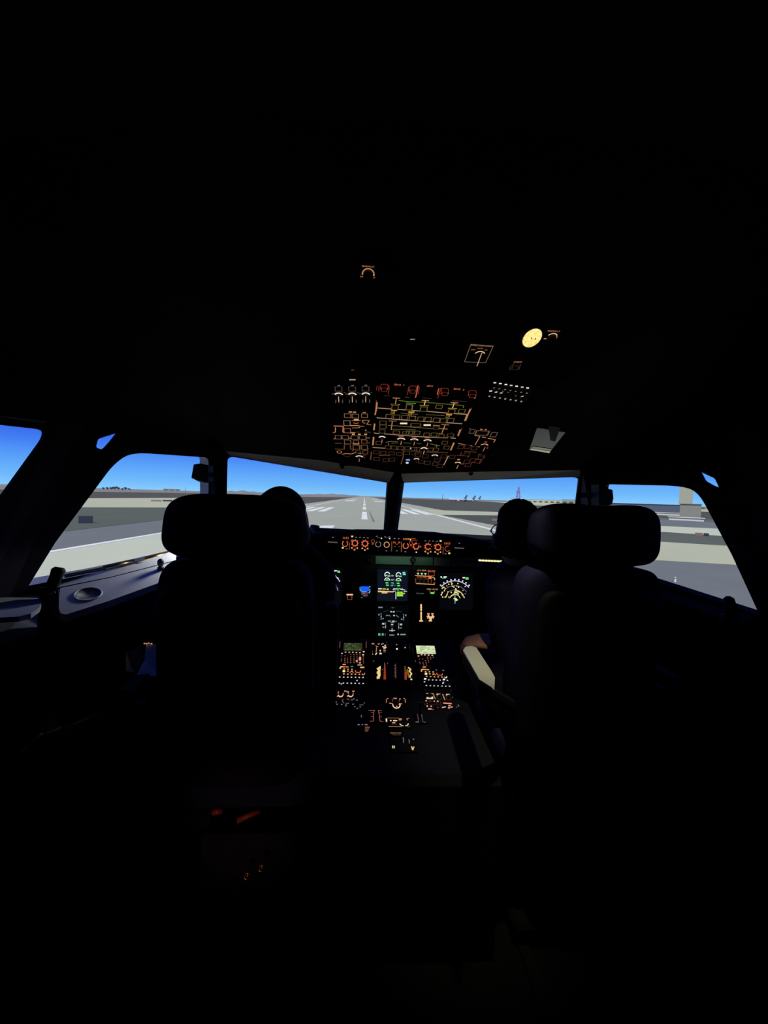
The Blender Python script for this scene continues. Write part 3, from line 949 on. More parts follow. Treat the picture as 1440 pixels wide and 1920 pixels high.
# upper engine display
f = display('engine_display', 'upper centre display with engine dials and lime flap block', 708, 1067, 763.5, 1127, glow((14, 20, 34)))
e = lambda x, y: (690 + x / 12.8, 1050 + y / 12.8)
SW, SG, SC, SA = glow((238, 246, 246)), glow((110, 235, 120)), glow((120, 240, 220)), glow((250, 190, 120))
for q in (e(462, 352), e(733, 362)):
    f.arc(SW, *q, 4.6, 15, 215, 1.7, 12)
    f.line(SW, [e((q[0] - 690) * 12.8 - 50, (q[1] - 1050) * 12.8 + 45), q], 1.0)
    f.fill(SG, q[0] + 3.2, q[1] + 2.4, 5.2, 2.4)
for q in (e(458, 490), e(730, 502)):
    f.arc(SW, *q, 4.6, 0, 180, 1.5, 12)
    f.fill(SG, q[0], q[1] - .5, 5.2, 2.2)
for x, y in ((455, 548), (465, 605), (722, 558), (735, 615)):
    f.fill(SG, *e(x, y), 5.0, 2.2)
f.text(SW, *e(592, 378), 'N1', 2.8)
f.text(SW, *e(590, 478), 'EGT', 2.6)
f.text(SC, *e(588, 552), 'N2', 2.8)
f.text(SC, *e(585, 615), 'FF', 3.0)
for x in (535, 640):
    f.line(DOTD, [e(x, 548), e(x + 14, 552)], .8)
    f.line(SC, [e(x, 608), e(x + 14, 606)], .8)
f.fill(SC, *e(862, 305), 5.0, 2.6)
f.fill(SC, *e(870, 345), 5.6, 2.4)
f.fill(SW, *e(288, 690), 6.5, 2.0)
f.fill(glow((170, 225, 80)), *e(388, 695), 6.5, 2.0)
f.fill(SW, *e(472, 700), 3.6, 1.8)
f.poly(SA, [e(238, 735), e(612, 752), e(612, 776), e(238, 770)])
f.poly(SA, [e(330, 775), e(465, 778), e(465, 800), e(330, 800)])
f.line(SW, [e(598, 715), e(632, 680), e(640, 700), e(690, 690)], 1.3)
f.line(SG, [e(675, 690), e(720, 672), e(770, 688)], 1.2)
f.line(SW, [e(768, 690), e(815, 715), e(822, 680)], 1.3)
f.line(SW, [e(830, 710), e(892, 722)], 1.3)
f.fill(SG, *e(718, 717), 4, 1.8)
f.line(SW, [e(600, 750), e(660, 745)], .8)
f.line(SW, [e(855, 752), e(935, 750)], .8)
f.line(SW, [e(668, 770), e(668, 940)], 1.2)
f.poly(LIM, [e(697, 758), e(828, 758), e(842, 872), e(695, 872)])
f.fill(glow((60, 90, 20)), *e(768, 805), 1.0, 3.6)
f.fill(SA, *e(862, 802), 3.4, 2.2)
f.flush('screen_symbols')
# lower system display
f = display('system_display', 'lower centre display showing dim grey flight control page', 706, 1134, 765.5, 1196, glow((4, 5, 7)))
d1, d2, d3 = glow((120, 128, 132)), glow((190, 196, 200)), glow((110, 170, 130))
f.fill(d1, *e(298, 1137), 8, 2.4)
f.fill(glow((70, 74, 78)), *e(595, 1145), 5, 1.6)
f.fill(d2, *e(558, 1240), 3.2, 2.2)
f.fill(d2, *e(620, 1243), 3.2, 2.2)
f.line(glow((44, 48, 50)), [e(365, 1240), e(440, 1222), e(520, 1215)], 1.2)
f.line(glow((44, 48, 50)), [e(660, 1222), e(740, 1232), e(820, 1245)], 1.2)
for x, sx in ((315, 1), (855, -1)):
    y = 1285 if sx > 0 else 1300
    f.line(d1, [e(x, y), e(x, y + 145)], 1.0)
    f.poly(d2, [e(x - 16, y + 85), e(x + 16, y + 85), e(x, y + 55)])
    f.line(d1, [e(x - 14, y), e(x + 14, y)], .8)
    f.line(d1, [e(x - 14, y + 140), e(x + 14, y + 140)], .8)
    f.fill(d1, *e(x - sx * 50, y + 25), 2.6, 3.2)
    f.fill(d1, *e(x + sx * 45, y + 120), 3, 2.0)
f.fill(d1, *e(462, 1330), 4.8, 1.8)
f.line(d1, [e(505, 1320), e(520, 1332), e(545, 1355)], 1.0)
f.fill(d2, *e(625, 1333), 3.2, 2.0)
f.line(d1, [e(670, 1325), e(710, 1350), e(738, 1372)], 1.2)
f.fill(d1, *e(515, 1465), 6, 2.2)
f.fill(d2, *e(608, 1468), 4.4, 2.4)
f.fill(d1, *e(672, 1472), 3.0, 1.4)
f.fill(d1, *e(590, 1497), 7, 1.4)
f.fill(d2, *e(578, 1545), 4, 2.2)
f.fill(glow((70, 74, 78)), *e(575, 1580), 5, 1.6)
for x, sx in ((422, 1), (736, -1)):
    y = 1495 if sx > 0 else 1510
    f.line(d1, [e(x, y), e(x, y + 150)], 1.1)
    f.poly(d2, [e(x - 16, y + 115), e(x + 16, y + 115), e(x, y + 80)])
    f.fill(d2, *e(x - sx * 56, y + 35), 4.2, 3.0)
    f.fill(d1, *e(x - sx * 52, y + 118), 3.4, 2.2)
f.line(d2, [e(577, 1630), e(577, 1715)], 1.2)
f.line(d2, [e(512, 1692), e(640, 1692)], 1.4)
f.poly(d2, [e(558, 1695), e(597, 1695), e(578, 1722)])
f.fill(d3, *e(270, 1785), 4, 4.4)
f.fill(d3, *e(352, 1785), 3.4, 4.4)
f.line(d1, [e(412, 1760), e(412, 1815)], 1.0)
f.fill(d1, *e(570, 1800), 9, 2.2)
f.dot(d2, *e(722, 1783), 1.5)
f.fill(d3, *e(840, 1787), 10, 2.2)
f.flush('screen_symbols')
# right navigation display
f = display('navigation_display', 'right navigation display with white arcs and yellow airport dots', 824, 1074, 886, 1143, glow((6, 7, 12)))
e2 = lambda x, y: (770 + x / 11.077, 1050 + y / 11.077)
cx, cy = e2(918, 830)
AR, ARD, DY, DP = glow((225, 222, 255)), glow((120, 118, 140)), glow((226, 200, 96)), glow((250, 236, 170))
f.arc(AR, cx, cy, 35.4, 42, 137, 1.2, 24)
f.arc(ARD, cx, cy, 26.6, 34, 146, .8, 22)
f.arc(ARD, cx, cy, 18.8, 25, 155, .8, 20)
f.arc(DP, cx, cy, 10.4, 18, 162, 1.0, 14)
for k in range(9):
    a = R(46 + 11 * k)
    f.dot(AR, cx + 38.4 * math.cos(a), cy - 38.4 * math.sin(a), 1.4 if k != 4 else 1.7)
    f.line(AR, [(cx + 35.6 * math.cos(a), cy - 35.6 * math.sin(a)), (cx + 37.2 * math.cos(a), cy - 37.2 * math.sin(a))], .9)
rd = random.Random(3)
for x, y in ((840, 465), (855, 490), (848, 510), (790, 505), (750, 540), (865, 545), (895, 560), (955, 538), (993, 560), (980, 488), (670, 565), (655, 585), (712, 605), (700, 635), (655, 675), (638, 722), (775, 662), (842, 672), (757, 720), (742, 750), (663, 770), (715, 772), (790, 770), (730, 765), (935, 600), (940, 620), (965, 640), (985, 640), (1005, 660), (920, 655), (945, 670), (960, 675), (1055, 690), (1075, 720), (1110, 775), (1085, 630), (905, 690), (930, 680), (850, 748), (880, 725), (985, 705), (690, 570), (720, 590)):
    f.dot(DY if rd.random() < .55 else DP, *e2(x, y), rd.uniform(.95, 1.5))
for pl_ in ([(840, 460), (870, 490), (848, 515)], [(690, 560), (650, 590)], [(720, 595), (695, 650)], [(935, 600), (905, 690)], [(935, 610), (985, 650), (1050, 680), (1110, 780)], [(775, 665), (735, 760), (700, 770)], [(660, 670), (638, 725)], [(920, 660), (965, 690), (985, 700)]):
    f.line(DY, [e2(*p) for p in pl_], 1.3)
f.line(SC, [e2(920, 715), e2(920, 905)], 1.1)
f.line(DP, [e2(890, 800), e2(960, 806)], 1.6)
f.poly(DP, [e2(908, 795), e2(940, 800), e2(985, 828), e2(960, 848), e2(915, 842)])
f.fill(SW, *e2(634, 352), 2.4, 2.8)
f.fill(SW, *e2(715, 352), 6, 2.2)
f.fill(SG, *e2(690, 375), 7, 1.0)
f.fill(SW, *e2(1105, 368), 5.0, 2.0)
f.fill(SG, *e2(1172, 372), 5.0, 1.8)
f.fill(SG, *e2(1170, 395), 6.0, 1.8)
f.line(AR, [e2(1120, 560), e2(1160, 525)], 1.2)
f.fill(ARD, *e2(1135, 700), 2, 1.6)
f.flush('screen_symbols')
# left navigation display, mostly behind the left pilot
f = display('navigation_display', 'left navigation display mostly hidden behind left pilot shoulder', 578, 1064, 640, 1132, glow((7, 8, 14)))
e3 = lambda x, y: (600 + x / 12, 1050 + y / 12)
f.arc(AR, 606, 1108, 35.4, 30, 150, 1.2, 24)
f.arc(ARD, 606, 1108, 26, 20, 160, .8, 20)
for x, y in ((270, 328), (342, 360), (402, 412)):
    f.dot(AR, *e3(x, y), 1.5)
f.fill(SW, *e3(350, 243), 5, 2)
f.fill(SG, *e3(415, 250), 5, 1.8)
f.fill(SG, *e3(425, 275), 5, 1.6)
f.line(ARD, [e3(382, 610), e3(405, 690)], 1.8)
f.flush('screen_symbols')
# standby horizon
f = display('standby_display', 'small square standby horizon display with blue sky half', 673, 1095, 697, 1121, glow((5, 6, 9)), bez=.008)
f.poly(glow((22, 96, 250)), [e3(905, 598), e3(1000, 590), e3(1105, 600), e3(1100, 695), e3(1040, 712), e3(930, 706), e3(900, 650)])
f.poly(glow((92, 58, 74)), [e3(918, 718), e3(1085, 718), e3(1075, 780), e3(935, 785)])
f.line(glow((130, 190, 250)), [e3(910, 690), e3(940, 706), e3(1050, 712)], .9)
for x, y in ((902, 628), (905, 672), (1118, 604), (1118, 670), (1108, 735)):
    f.fill(glow((150, 190, 210)), *e3(x, y), 2.4, 1.6)
f.fill(SG, *e3(1120, 705), 1.6, 2)
f.fill(d1, *e3(960, 527), 3.4, 1.8)
f.fill(d1, *e3(1080, 532), 2, 1)
f.fill(d1, *e3(1020, 805), 8, 1.4)
f.fill(d1, *e3(938, 847), 3, 1.6)
f.fill(glow((170, 150, 160)), *e3(985, 742), 3.4, 1.2)
f.flush('screen_symbols')

def unit(name, label, cat, face, x0, y0, x1, y1, t=.012, off=.0, group=None, mat=None):
    """a lift-out panel unit lying on a panel face"""
    pts = [face.at(x0, y0), face.at(x1, y1)]
    c = (pts[0] + pts[1]) / 2
    w, h = abs(pts[1].x - pts[0].x), abs(pts[1].y - pts[0].y)
    f = Face(face.O + face.u * c.x + face.v * c.y + face.n * (off + t), face.u, face.v)
    f.root = thing(name, None, label, cat, group, M=f.M)
    MB().m(mat or PANEL).bevbox((0, 0, -t / 2), (w, h, t), .002).build('face_plate', f.root)
    f.w, f.hh = w, h
    return f
def bolts(f, m=.004):
    for sx in (-1, 1):
        for sy in (-1, 1):
            MB().m(STEEL).lathe([(.0028, 0), (.0028, .0012), (0, .0016)], Matrix.Translation((sx * (f.w / 2 - m), sy * (f.hh / 2 - m), 0)), 8).build('screw', f.root)
BTN = {}
def button(f, x, y, w, h, col, name='push_button', hh=.004):
    """square key with a lit rim"""
    key = (name, col.name)
    if key not in BTN:
        b = MB().m(KEYM).bevbox((0, 0, .5), (1, 1, 1), .08)
        b.m(col)
        o, i_ = .50, .41
        z_ = 1.03
        for a in range(4):
            p = [(-1, -1), (1, -1), (1, 1), (-1, 1)]
            (ax, ay), (bx, by) = p[a], p[(a + 1) % 4]
            b.add([(ax * o, ay * o, z_), (bx * o, by * o, z_), (bx * i_, by * i_, z_), (ax * i_, ay * i_, z_)], [(0, 1, 2, 3)])
        BTN[key] = b.mesh(name)
    c = f.at(x, y)
    a_ = f.at(x + w / 2, y) - f.at(x - w / 2, y)
    b_ = f.at(x, y - h / 2) - f.at(x, y + h / 2)
    o = link(name, BTN[key], f.root)
    o.location = (c.x, c.y, 0)
    o.scale = (a_.length, abs(b_.y), hh)
    return o
# landing gear and brake panel
f = unit('brake_control_unit', 'backlit brake panel with three green triangles right of engine display', 'control panel', MF, 775, 1064, 820, 1099)
f.text(AB, *e2(230, 218), 'LDG GEAR', 2.6)
for x, y in ((152, 287), (230, 290), (305, 292)):
    f.poly(glow((190, 240, 190)), [e2(x - 27, y - 20), e2(x + 27, y - 20), e2(x, y + 22)])
f.text(ORG, *e2(430, 228), 'BRK FAN', 2.6)
f.rect(ORD, *e2(368, 245), *e2(490, 325), .9)
f.line(AB, [e2(90, 322), e2(330, 335), e2(440, 345)], 1.0)
f.text(ORG, *e2(230, 354), 'AUTO BRK', 2.8)
for x, st in ((140, 'LO'), (212, 'MED'), (318, 'MAX')):
    f.text(DM, *e2(x, 385), st, 1.8)
f.line(DM, [e2(100, 375), e2(100, 470), e2(115, 487)], .9)
f.line(AB, [e2(115, 487), e2(500, 510)], 1.3)
f.line(DM, [e2(365, 345), e2(365, 480)], .9)
f.fill(glow((150, 225, 250)), *e2(318, 452), 5, 3.4)
f.fill(ORG, *e2(400, 372), 6, 4.0)
f.arc(AB, *e2(455, 402), 4, -20, 110, 1.6, 10)
f.fill(ORG, *e2(490, 480), 3, 1.6)
f.line(DM, [e2(425, 400), e2(425, 480)], .9)
f.flush('lit_legend')
for x, y in ((145, 430), (228, 435), (318, 440)):
    button(f, *e2(x, y), 6.4, 7, VD)
bolts(f)
f = unit('terrain_switch_unit', 'small unit with one green lit switch under brake panel', 'switch', MF, 804, 1102, 818, 1117)
f.text(AB, *e2(450, 610), 'TERR ON ND', 2.6)
f.fill(glow((130, 225, 90)), *e2(450, 686), 6.2, 3.2)
f.line(glow((110, 150, 70)), [e2(400, 640), e2(402, 690)], .8)
f.line(glow((110, 150, 70)), [e2(495, 640), e2(493, 690)], .8)
f.flush('lit_legend')
f = unit('terrain_switch_unit', 'small unit with one unlit amber rimmed switch by standby display', 'switch', MF, 648, 1110, 664, 1128)
f.fill(glow((250, 190, 145)), *e3(670, 778), 12, 2.6)
f.line(DM, [e3(612, 800), e3(620, 890), e3(718, 890), e3(720, 800)], 1.0)
f.flush('lit_legend')
button(f, *e3(667, 845), 7.5, 7, VD)
f = unit('clock', 'unlit round clock with faint figures below brake panel', 'clock', MF, 777, 1103, 800, 1122)
MB().m(BLACK).lathe([(.03, -.001), (.03, .004), (.026, .006), (.025, .003), (0, .003)], n=20).build('rim', f.root)
f.h = .004
f.fill(glow((84, 84, 84)), *e2(130, 690), 1.6, 3)
for x, w in ((165, 4), (205, 4), (240, 4), (265, 2)):
    f.fill(glow((66, 66, 66)), *e2(x, 695), w * .7, 2.2)
f.flush('lit_legend')
# gear lever
f = unit('gear_lever_unit', 'landing gear lever panel with tall lit bar below the clock', 'lever', MF, 780, 1129, 819, 1169)
TAN = glow((246, 200, 140))
f.line(TAN, [e2(217, 922), e2(217, 1045)], 2.6)
for y in (935, 985, 1035):
    f.dot(TAN, *e2(217, y), 1.9)
f.line(TAN, [e2(217, 1072), e2(217, 1262)], 2.8)
f.line(TAN, [e2(178, 1264), e2(255, 1264)], 2.4)
for sx in (-1, 1):
    f.line(TAN, [e2(412, 1262), e2(412 + sx * 25, 1190), e2(412 + sx * 48, 1140)], 2.4)
    f.fill(glow((245, 150, 130)), *e2(410 + sx * 42, 1118), 4.4, 2.6)
    f.line(TAN, [e2(412 + sx * 30, 1185), e2(412 + sx * 78, 1168)], 2.0)
    f.line(TAN, [e2(412 + sx * 45, 1165), e2(412 + sx * 62, 1215)], 1.8)
f.line(TAN, [e2(375, 1260), e2(442, 1260)], 2.4)
f.fill(TAN, *e2(412, 1215), 3.6, 8)
f.flush('lit_legend')
c = f.at(*e2(300, 1180))
MB().m(BLACK).tube([(c.x, c.y - .01, 0), (c.x, c.y - .03, .035)], .006, 8).tube([(c.x - .02, c.y - .034, .04), (c.x + .02, c.y - .034, .04)], .012, 12).build('lever', f.root)

# ================================================================== centre pedestal
PF = Face((0, 1.40, .57), (1, 0, 0), (0, .28, .145))       # sloping front part
PR = Face((0, 1.40, .57), (1, 0, 0), (0, .30, .015))       # level rear part
ped = thing('centre_pedestal', (0, 1.55, 0), 'dark centre pedestal console between the two pilot seats', 'console')
b = MB().m(PANEL)
side = [(2.06, .02), (2.06, .555), (1.69, .705), (1.68, .714), (1.40, .569), (1.07, .552), (1.05, .53), (1.05, .02)]
b.prism([(-.25, y - 1.55, z) for y, z in side], (.5, 0, 0))
b.build('body', ped)
z3 = lambda x, y: (620 + x / 12.8, 1190 + y / 12.8)
z5 = lambda x, y: (770 + x / 12.8, 1190 + y / 12.8)
z4 = lambda x, y: (690 + x / 14.4, 1190 + y / 14.4)
zb_ = lambda x, y: (660 + x / 9, 1290 + y / 9)
KD, KP, KB = glow((150, 84, 70)), glow((230, 170, 150)), glow((232, 176, 92))
def keypad(label, z, bright, x0, y0, x1, y1, dots, screen_col, scr, sc2, blue, extra):
    f = unit('keypad_unit', label, 'control panel', PF, x0, y0, x1, y1, t=.014, group='keypad units on the centre pedestal')
    # screen
    p = [f.at(*z(*q)) for q in scr]
    cx_ = sum(q.x for q in p) / 4
    cy_ = sum(q.y for q in p) / 4
    w_, h_ = (abs(p[1].x - p[0].x) + abs(p[2].x - p[3].x)) / 2, abs((p[0].y + p[1].y) / 2 - (p[2].y + p[3].y) / 2)
    MB().m(screen_col).bevbox((cx_, cy_, .0), (w_, h_, .004), .001).build('screen', f.root)
    f.h = .0026
    rd = random.Random(len(label))
    for r_ in range(5):
        for k in range(7):
            if rd.random() < .75:
                c = Vector((cx_ + (k - 3 + rd.uniform(-.25, .25)) * w_ / 7.4, cy_ + (2 - r_) * h_ / 5.4))
                f.L.m(sc2[0] if rd.random() < .6 else sc2[1])
                ww, hh = w_ / 7 * rd.uniform(.3, .45), h_ / 5 * .24
                f.L.add([(c.x - ww, c.y - hh, f.h), (c.x + ww, c.y - hh, f.h), (c.x + ww, c.y + hh, f.h), (c.x - ww, c.y + hh, f.h)], [(0, 1, 2, 3)])
    f.flush('screen_symbols')
    f.h = .0046
    kb = MB().m(KEYM)
    for (x, y, r_, col) in dots:
        f.fill(col, *z(x, y), r_ * 1.9, r_ * 1.3)
        c = f.at(*z(x, y))
        kb.bevbox((c.x, c.y, .002), (.0082, .0062, .0044), .0008)
    for x, y in blue:
        f.fill(DOTW, *z(x, y), 2.6, 2.0)
        c = f.at(*z(x, y))
        kb.bevbox((c.x, c.y, .002), (.0096, .0076, .0044), .0008)
    kb.build('keyboard', f.root, kind='stuff')
    extra(f, z)
    f.flush('key_legends')
    bolts(f)
    return f
dl = [(x, y, 1.5, KP) for x, y in ((358, 437), (447, 440), (532, 440), (618, 445), (700, 447))] + [(792, 426, 1.6, WHT), (272, 468, 1.5, KP), (778, 500, 1.9, KP)]
for x, ys in ((262, (530, 600, 645)), (345, (520, 580, 610, 640, 685)), (408, (580, 620, 655, 690)), (482, (492, 540, 580, 610, 650, 690)), (558, (492, 532, 580, 612, 650, 690)), (630, (492, 535, 578, 612, 690)), (702, (500, 540, 660)), (778, (545, 580, 620, 655, 697))):
    dl += [(x - (y - 500) * .05 * (530 - x) / 260, y, 1.05, KD) for y in ys]
dl += [(627, 652, 1.9, KP), (704, 575, 2.2, KP), (702, 616, 2.2, KP), (702, 695, 1.7, KP)]
dl += [(x, y, 1.5, AB) for x, y in ((325, 840), (415, 847), (510, 850), (412, 893), (508, 893), (318, 960), (410, 965), (502, 965), (593, 968), (688, 970))]
def ex_left(f, z):
    f.fill(KP, *z(325, 733), 6, 1.4)
    f.fill(KP, *z(700, 745), 8.6, 1.6)
    f.fill(KB, *z(757, 803), 7.6, 2.6)
    f.line(KB, [z(225, 840), z(235, 790), z(300, 788)], 2.4)
    f.line(ORG, [z(300, 788), z(430, 795)], 2.0)
    f.fill(glow((60, 130, 110)), *z(510, 783), 4.4, 2)
    f.fill(glow((255, 240, 160)), *z(317, 893), 4.4, 3.6)
    f.line(ORG, [z(450, 925), z(510, 900), z(550, 930)], 1.3)
    f.line(ORG, [z(590, 870), z(600, 915), z(650, 925), z(715, 915), z(722, 875)], 1.3)
    f.arc(AB, *z(782, 955), 2.4, 180, 400, 1.4, 8)
    for x in (215, 855):
        f.line(glow((96, 52, 52)), [z(x + 12 * (1 if x < 500 else 0), 180), z(x, 340)], 1.8)
bl = [(x, 1040 + (x - 500) * .02) for x in (218, 313, 410, 500, 595, 686, 775)] + [(632, 1118)] + [(x, 1184 + (x - 500) * .02) for x in (208, 305, 400, 495, 588, 685, 780)] + [(255, 1200)]
keypad('left keypad unit on pedestal with dim olive screen', z3, 0, 633, 1202, 688, 1287, dl, glow((44, 52, 30)), [(315, 205), (760, 205), (755, 390), (310, 390)], (glow((96, 104, 66)), glow((70, 84, 46))), bl, ex_left)
dr = [(185, 530, 1.6, KP)] + [(x, y, 1.6, KP) for x, y in ((260, 500), (340, 503), (428, 508), (515, 513))]
for pts in ([(205, 600), (215, 680), (230, 715)], [(285, 600), (290, 680), (300, 715), (312, 750)], [(352, 640), (365, 685), (375, 720), (380, 760)], [(400, 555), (410, 595), (420, 635), (430, 675)], [(470, 560), (480, 598)], [(540, 560)]):
    dr += [(x, y, 1.05, KD) for x, y in pts]
dr += [(x, y, 1.5, AB) for x, y in ((355, 905), (448, 908), (537, 912), (455, 958), (545, 960), (380, 1020), (475, 1025), (567, 1028), (658, 1030), (748, 1033))]
def ex_right(f, z):
    f.fill(KP, *z(325, 795), 6, 1.8)
    f.line(KB, [z(255, 905), z(262, 850), z(310, 850)], 2.4)
    f.line(KB, [z(310, 850), z(440, 858)], 2.0)
    f.fill(glow((255, 240, 170)), *z(365, 955), 4.4, 3.8)
    f.line(ORG, [z(510, 990), z(560, 960), z(605, 990)], 1.3)
    f.line(ORG, [z(620, 935), z(635, 980), z(690, 990), z(760, 985), z(755, 950)], 1.3)
    f.arc(WHT, *z(838, 1030), 2.2, 180, 400, 1.4, 8)
    for x, y in ((345, 1078), (795, 1092)):
        f.fill(glow((240, 240, 255)), *z(x, y), 4.2, 3)
    f.fill(DOTD, *z(615, 865), 3, 1.6)
    f.fill(DOTD, *z(780, 875), 4, 1.4)
br_ = [(x, 1104 + (x - 500) * .03) for x in (433, 525, 612, 705, 878)] + [(330, 1150), (782, 1165), (772, 1185)] + [(x, 1240 + (x - 375) * .03) for x in (375, 470, 560, 652, 748, 838, 930)]
keypad('right keypad unit on pedestal with bright pale green screen', z5, 1, 775, 1204, 842, 1290, dr, glow((206, 222, 176)), [(115, 262), (560, 275), (615, 465), (160, 455)], (glow((150, 166, 112)), glow((226, 236, 200))), br_, ex_right)
# thrust quadrant
f = unit('thrust_quadrant', 'thrust lever quadrant with two levers and lit scale bars on pedestal', 'levers', PF, 694, 1202, 771, 1288, t=.010)
for q, a0, a1 in ((z4(165, 430), 0, 0),):
    f.line(AM, [z4(105, 350), z4(100, 400), z4(112, 470), z4(110, 520), z4(140, 548)], 1.6)
    f.line(AM, [z4(230, 350), z4(225, 440), z4(215, 490)], 1.4)
    f.line(WHT, [z4(240, 500), z4(200, 545)], 1.8)
f.fill(AM, *z4(135, 250), 5, 2.4)
f.line(AM, [z4(215, 295), z4(225, 335), z4(280, 320)], 1.3)
f.fill(AM, *z4(290, 255), 3.4, 2)
f.line(BEI, [z4(350, 265), z4(400, 255), z4(418, 235)], 1.8)
f.line(WHT, [z4(390, 320), z4(420, 345), z4(498, 345)], 2.0)
f.fill(WHT, *z4(462, 298), 2.2, 2.2)
for y, c in ((380, AB), (430, AM), (470, DM)):
    f.fill(c, *z4(445, y), 4.2, 2)
f.dot(WHT, *z4(330, 430), 1.4)
f.line(AM, [z4(330, 440), z4(330, 490)], 1.2)
f.fill(glow((255, 220, 205)), *z4(340, 518), 4.6, 2.4)
f.line(DM, [z4(500, 215), z4(655, 215), z4(655, 250), z4(600, 280)], 1.4)
f.fill(AM, *z4(530, 268), 3.6, 1.4)
f.fill(AM, *z4(610, 275), 3.0, 1.4)
for x, y, r_, c in ((640, 330, 1.5, WHT), (707, 312, 1.3, AM), (770, 275, 1.4, AM), (885, 335, 1.8, WHT), (993, 348, 1.6, WHT), (945, 318, 1.0, AM), (865, 255, 1.8, DM), (780, 388, 2.0, WHT)):
    f.dot(c, *z4(x, y), r_)
f.line(WHT, [z4(865, 320), z4(905, 355)], 1.8)
f.line(DM, [z4(840, 290), z4(850, 260), z4(910, 245)], 1.4)
f.line(DM, [z4(940, 225), z4(1020, 285)], 1.3)
# bright lit cut-outs either side, red slots, and a central trim scale
YL = glow((240, 206, 130))
f.poly(YL, [z4(230, 920), z4(335, 850), z4(345, 890), z4(335, 980), z4(340, 1090), z4(310, 1195), z4(235, 1200), z4(235, 1140), z4(270, 1100), z4(232, 1040), z4(240, 1000), z4(275, 980)])
f.poly(glow((60, 58, 14)), [z4(305, 910), z4(335, 905), z4(335, 960), z4(310, 970)])
f.poly(glow((60, 58, 14)), [z4(305, 1010), z4(332, 1000), z4(332, 1060), z4(310, 1070)])
f.poly(glow((150, 52, 26)), [z4(430, 950), z4(475, 945), z4(488, 1215), z4(418, 1215)])
f.poly(glow((130, 64, 52)), [z4(440, 760), z4(462, 760), z4(475, 945), z4(430, 950)])
f.poly(glow((150, 58, 40)), [z4(990, 1000), z4(1050, 1005), z4(1045, 1225), z4(985, 1215)])
f.line(DM, [z4(1000, 850), z4(1000, 1000)], 1.8)
f.line(YL, [z4(1080, 885), z4(1160, 945), z4(1110, 985), z4(1180, 1060), z4(1130, 1120), z4(1140, 1165)], 2.6)
f.line(glow((120, 96, 20)), [z4(1055, 940), z4(1085, 1060), z4(1110, 1170)], 3.2)
f.dot(glow((235, 215, 200)), *z4(1170, 1210), 1.9)
for i in range(8):
    f.line(glow((104, 70, 74)), [z4(700 + (i % 2) * 20, 830 + i * 45), z4(765, 850 + i * 45)], 1.4)
f.line(glow((96, 60, 64)), [z4(742, 790), z4(748, 1180)], 1.2)
for x, y in ((150, 720), (530, 780), (1280, 720), (1345, 930), (393, 945)):
    f.fill(glow((78, 74, 84)), *z4(x, y), 1.8, 2.6)
f.flush('lit_legend')
for x in (600, 880):
    c = f.at(*z4(x, 600))
    MB().m(BLACK).tube([(c.x, c.y - .03, 0), (c.x, c.y - .01, .03), (c.x, c.y + .005, .055)], [.008, .007, .008], 8).blob((c.x, c.y + .012, .064), (.017, .015, .014), (.6, .6), n=(14, 10)).build('thrust_lever', f.root, smooth=True)
for x in (70, 1150):
    c = f.at(*z4(x, 620))
    MB().m(BLACK).lathe([(.055, -.004), (.055, .004), (.048, .006), (0, .006)], Matrix.Translation((c.x, c.y, .0)) @ Matrix.Rotation(R(90), 4, 'Y'), 24).build('trim_wheel', f.root)
# radio and audio units on the pedestal, left and right, behind the keypads
f = unit('radio_panel', 'left radio panel with two bright crescent dials behind left keypad', 'control panel', PF, 629, 1291, 676, 1308.5, t=.012)
for q in (z3(240, 1440), z3(480, 1440)):
    f.arc(glow((250, 205, 180)), q[0], q[1], 4.6, 195, 345, 1.8, 10)
    f.line(glow((250, 205, 180)), [(q[0] - 7, q[1] + 3.4), (q[0] - 4, q[1] + 2.6)], 1.2)
    f.line(AM, [(q[0] - 4.6, q[1] - 1), (q[0] - 4, q[1] - 6)], 1.6)
    f.line(AM, [(q[0] + 4.4, q[1] + 1), (q[0] + 5, q[1] - 3)], 1.6)
    c = f.at(*q)
    MB().m(BLACK).lathe([(.0075, 0), (.0075, .010), (.006, .012), (0, .012)], Matrix.Translation((c.x, c.y, 0)), 12).build('rotary_knob', f.root)
for x, y in ((405, 1375), (545, 1365), (350, 1360)):
    f.fill(AM, *z3(x, y), 4, 2.4)
f.flush('lit_legend')
bolts(f)
f = unit('weather_panel', 'dim lower left panel with scattered grey legends on pedestal', 'control panel', PF, 627, 1309, 686, 1330, t=.010)
for pts in ([(130, 1600), (135, 1650)], [(300, 1550), (275, 1590), (320, 1650)], [(390, 1540), (450, 1575)], [(620, 1630), (670, 1670)], [(690, 1690), (785, 1690)], [(800, 1625), (810, 1660)]):
    f.line(glow((120, 88, 76)), [z3(*p) for p in pts], 1.4)
for x, y in ((152, 1675), (265, 1678), (375, 1668), (365, 1710), (540, 1672), (630, 1575), (555, 1545), (510, 1570), (580, 1735), (640, 1773), (708, 1738), (420, 1648)):
    f.fill(DOTD, *z3(x, y), 3.0, 1.6)
for x, y in ((210, 1610), (350, 1610), (640, 1690)):
    c = f.at(*z3(x, y))
    MB().m(BLACK).lathe([(.007, 0), (.007, .010), (.005, .012), (0, .012)], Matrix.Translation((c.x, c.y, 0)), 12).build('rotary_knob', f.root)
f.flush('lit_legend')
f = unit('radio_panel', 'right radio panel with two tan captions behind right keypad', 'control panel', PF, 795, 1296, 850, 1313, t=.012)
q = z5(455, 1500)
f.poly(glow((250, 214, 190)), [z5(380, 1490), z5(430, 1515), z5(520, 1500), z5(535, 1480), z5(540, 1548), z5(375, 1545)])
for x, y in ((395, 1415), (455, 1415), (520, 1420)):
    f.fill(AM, *z5(x, y), 3.6, 1.8)
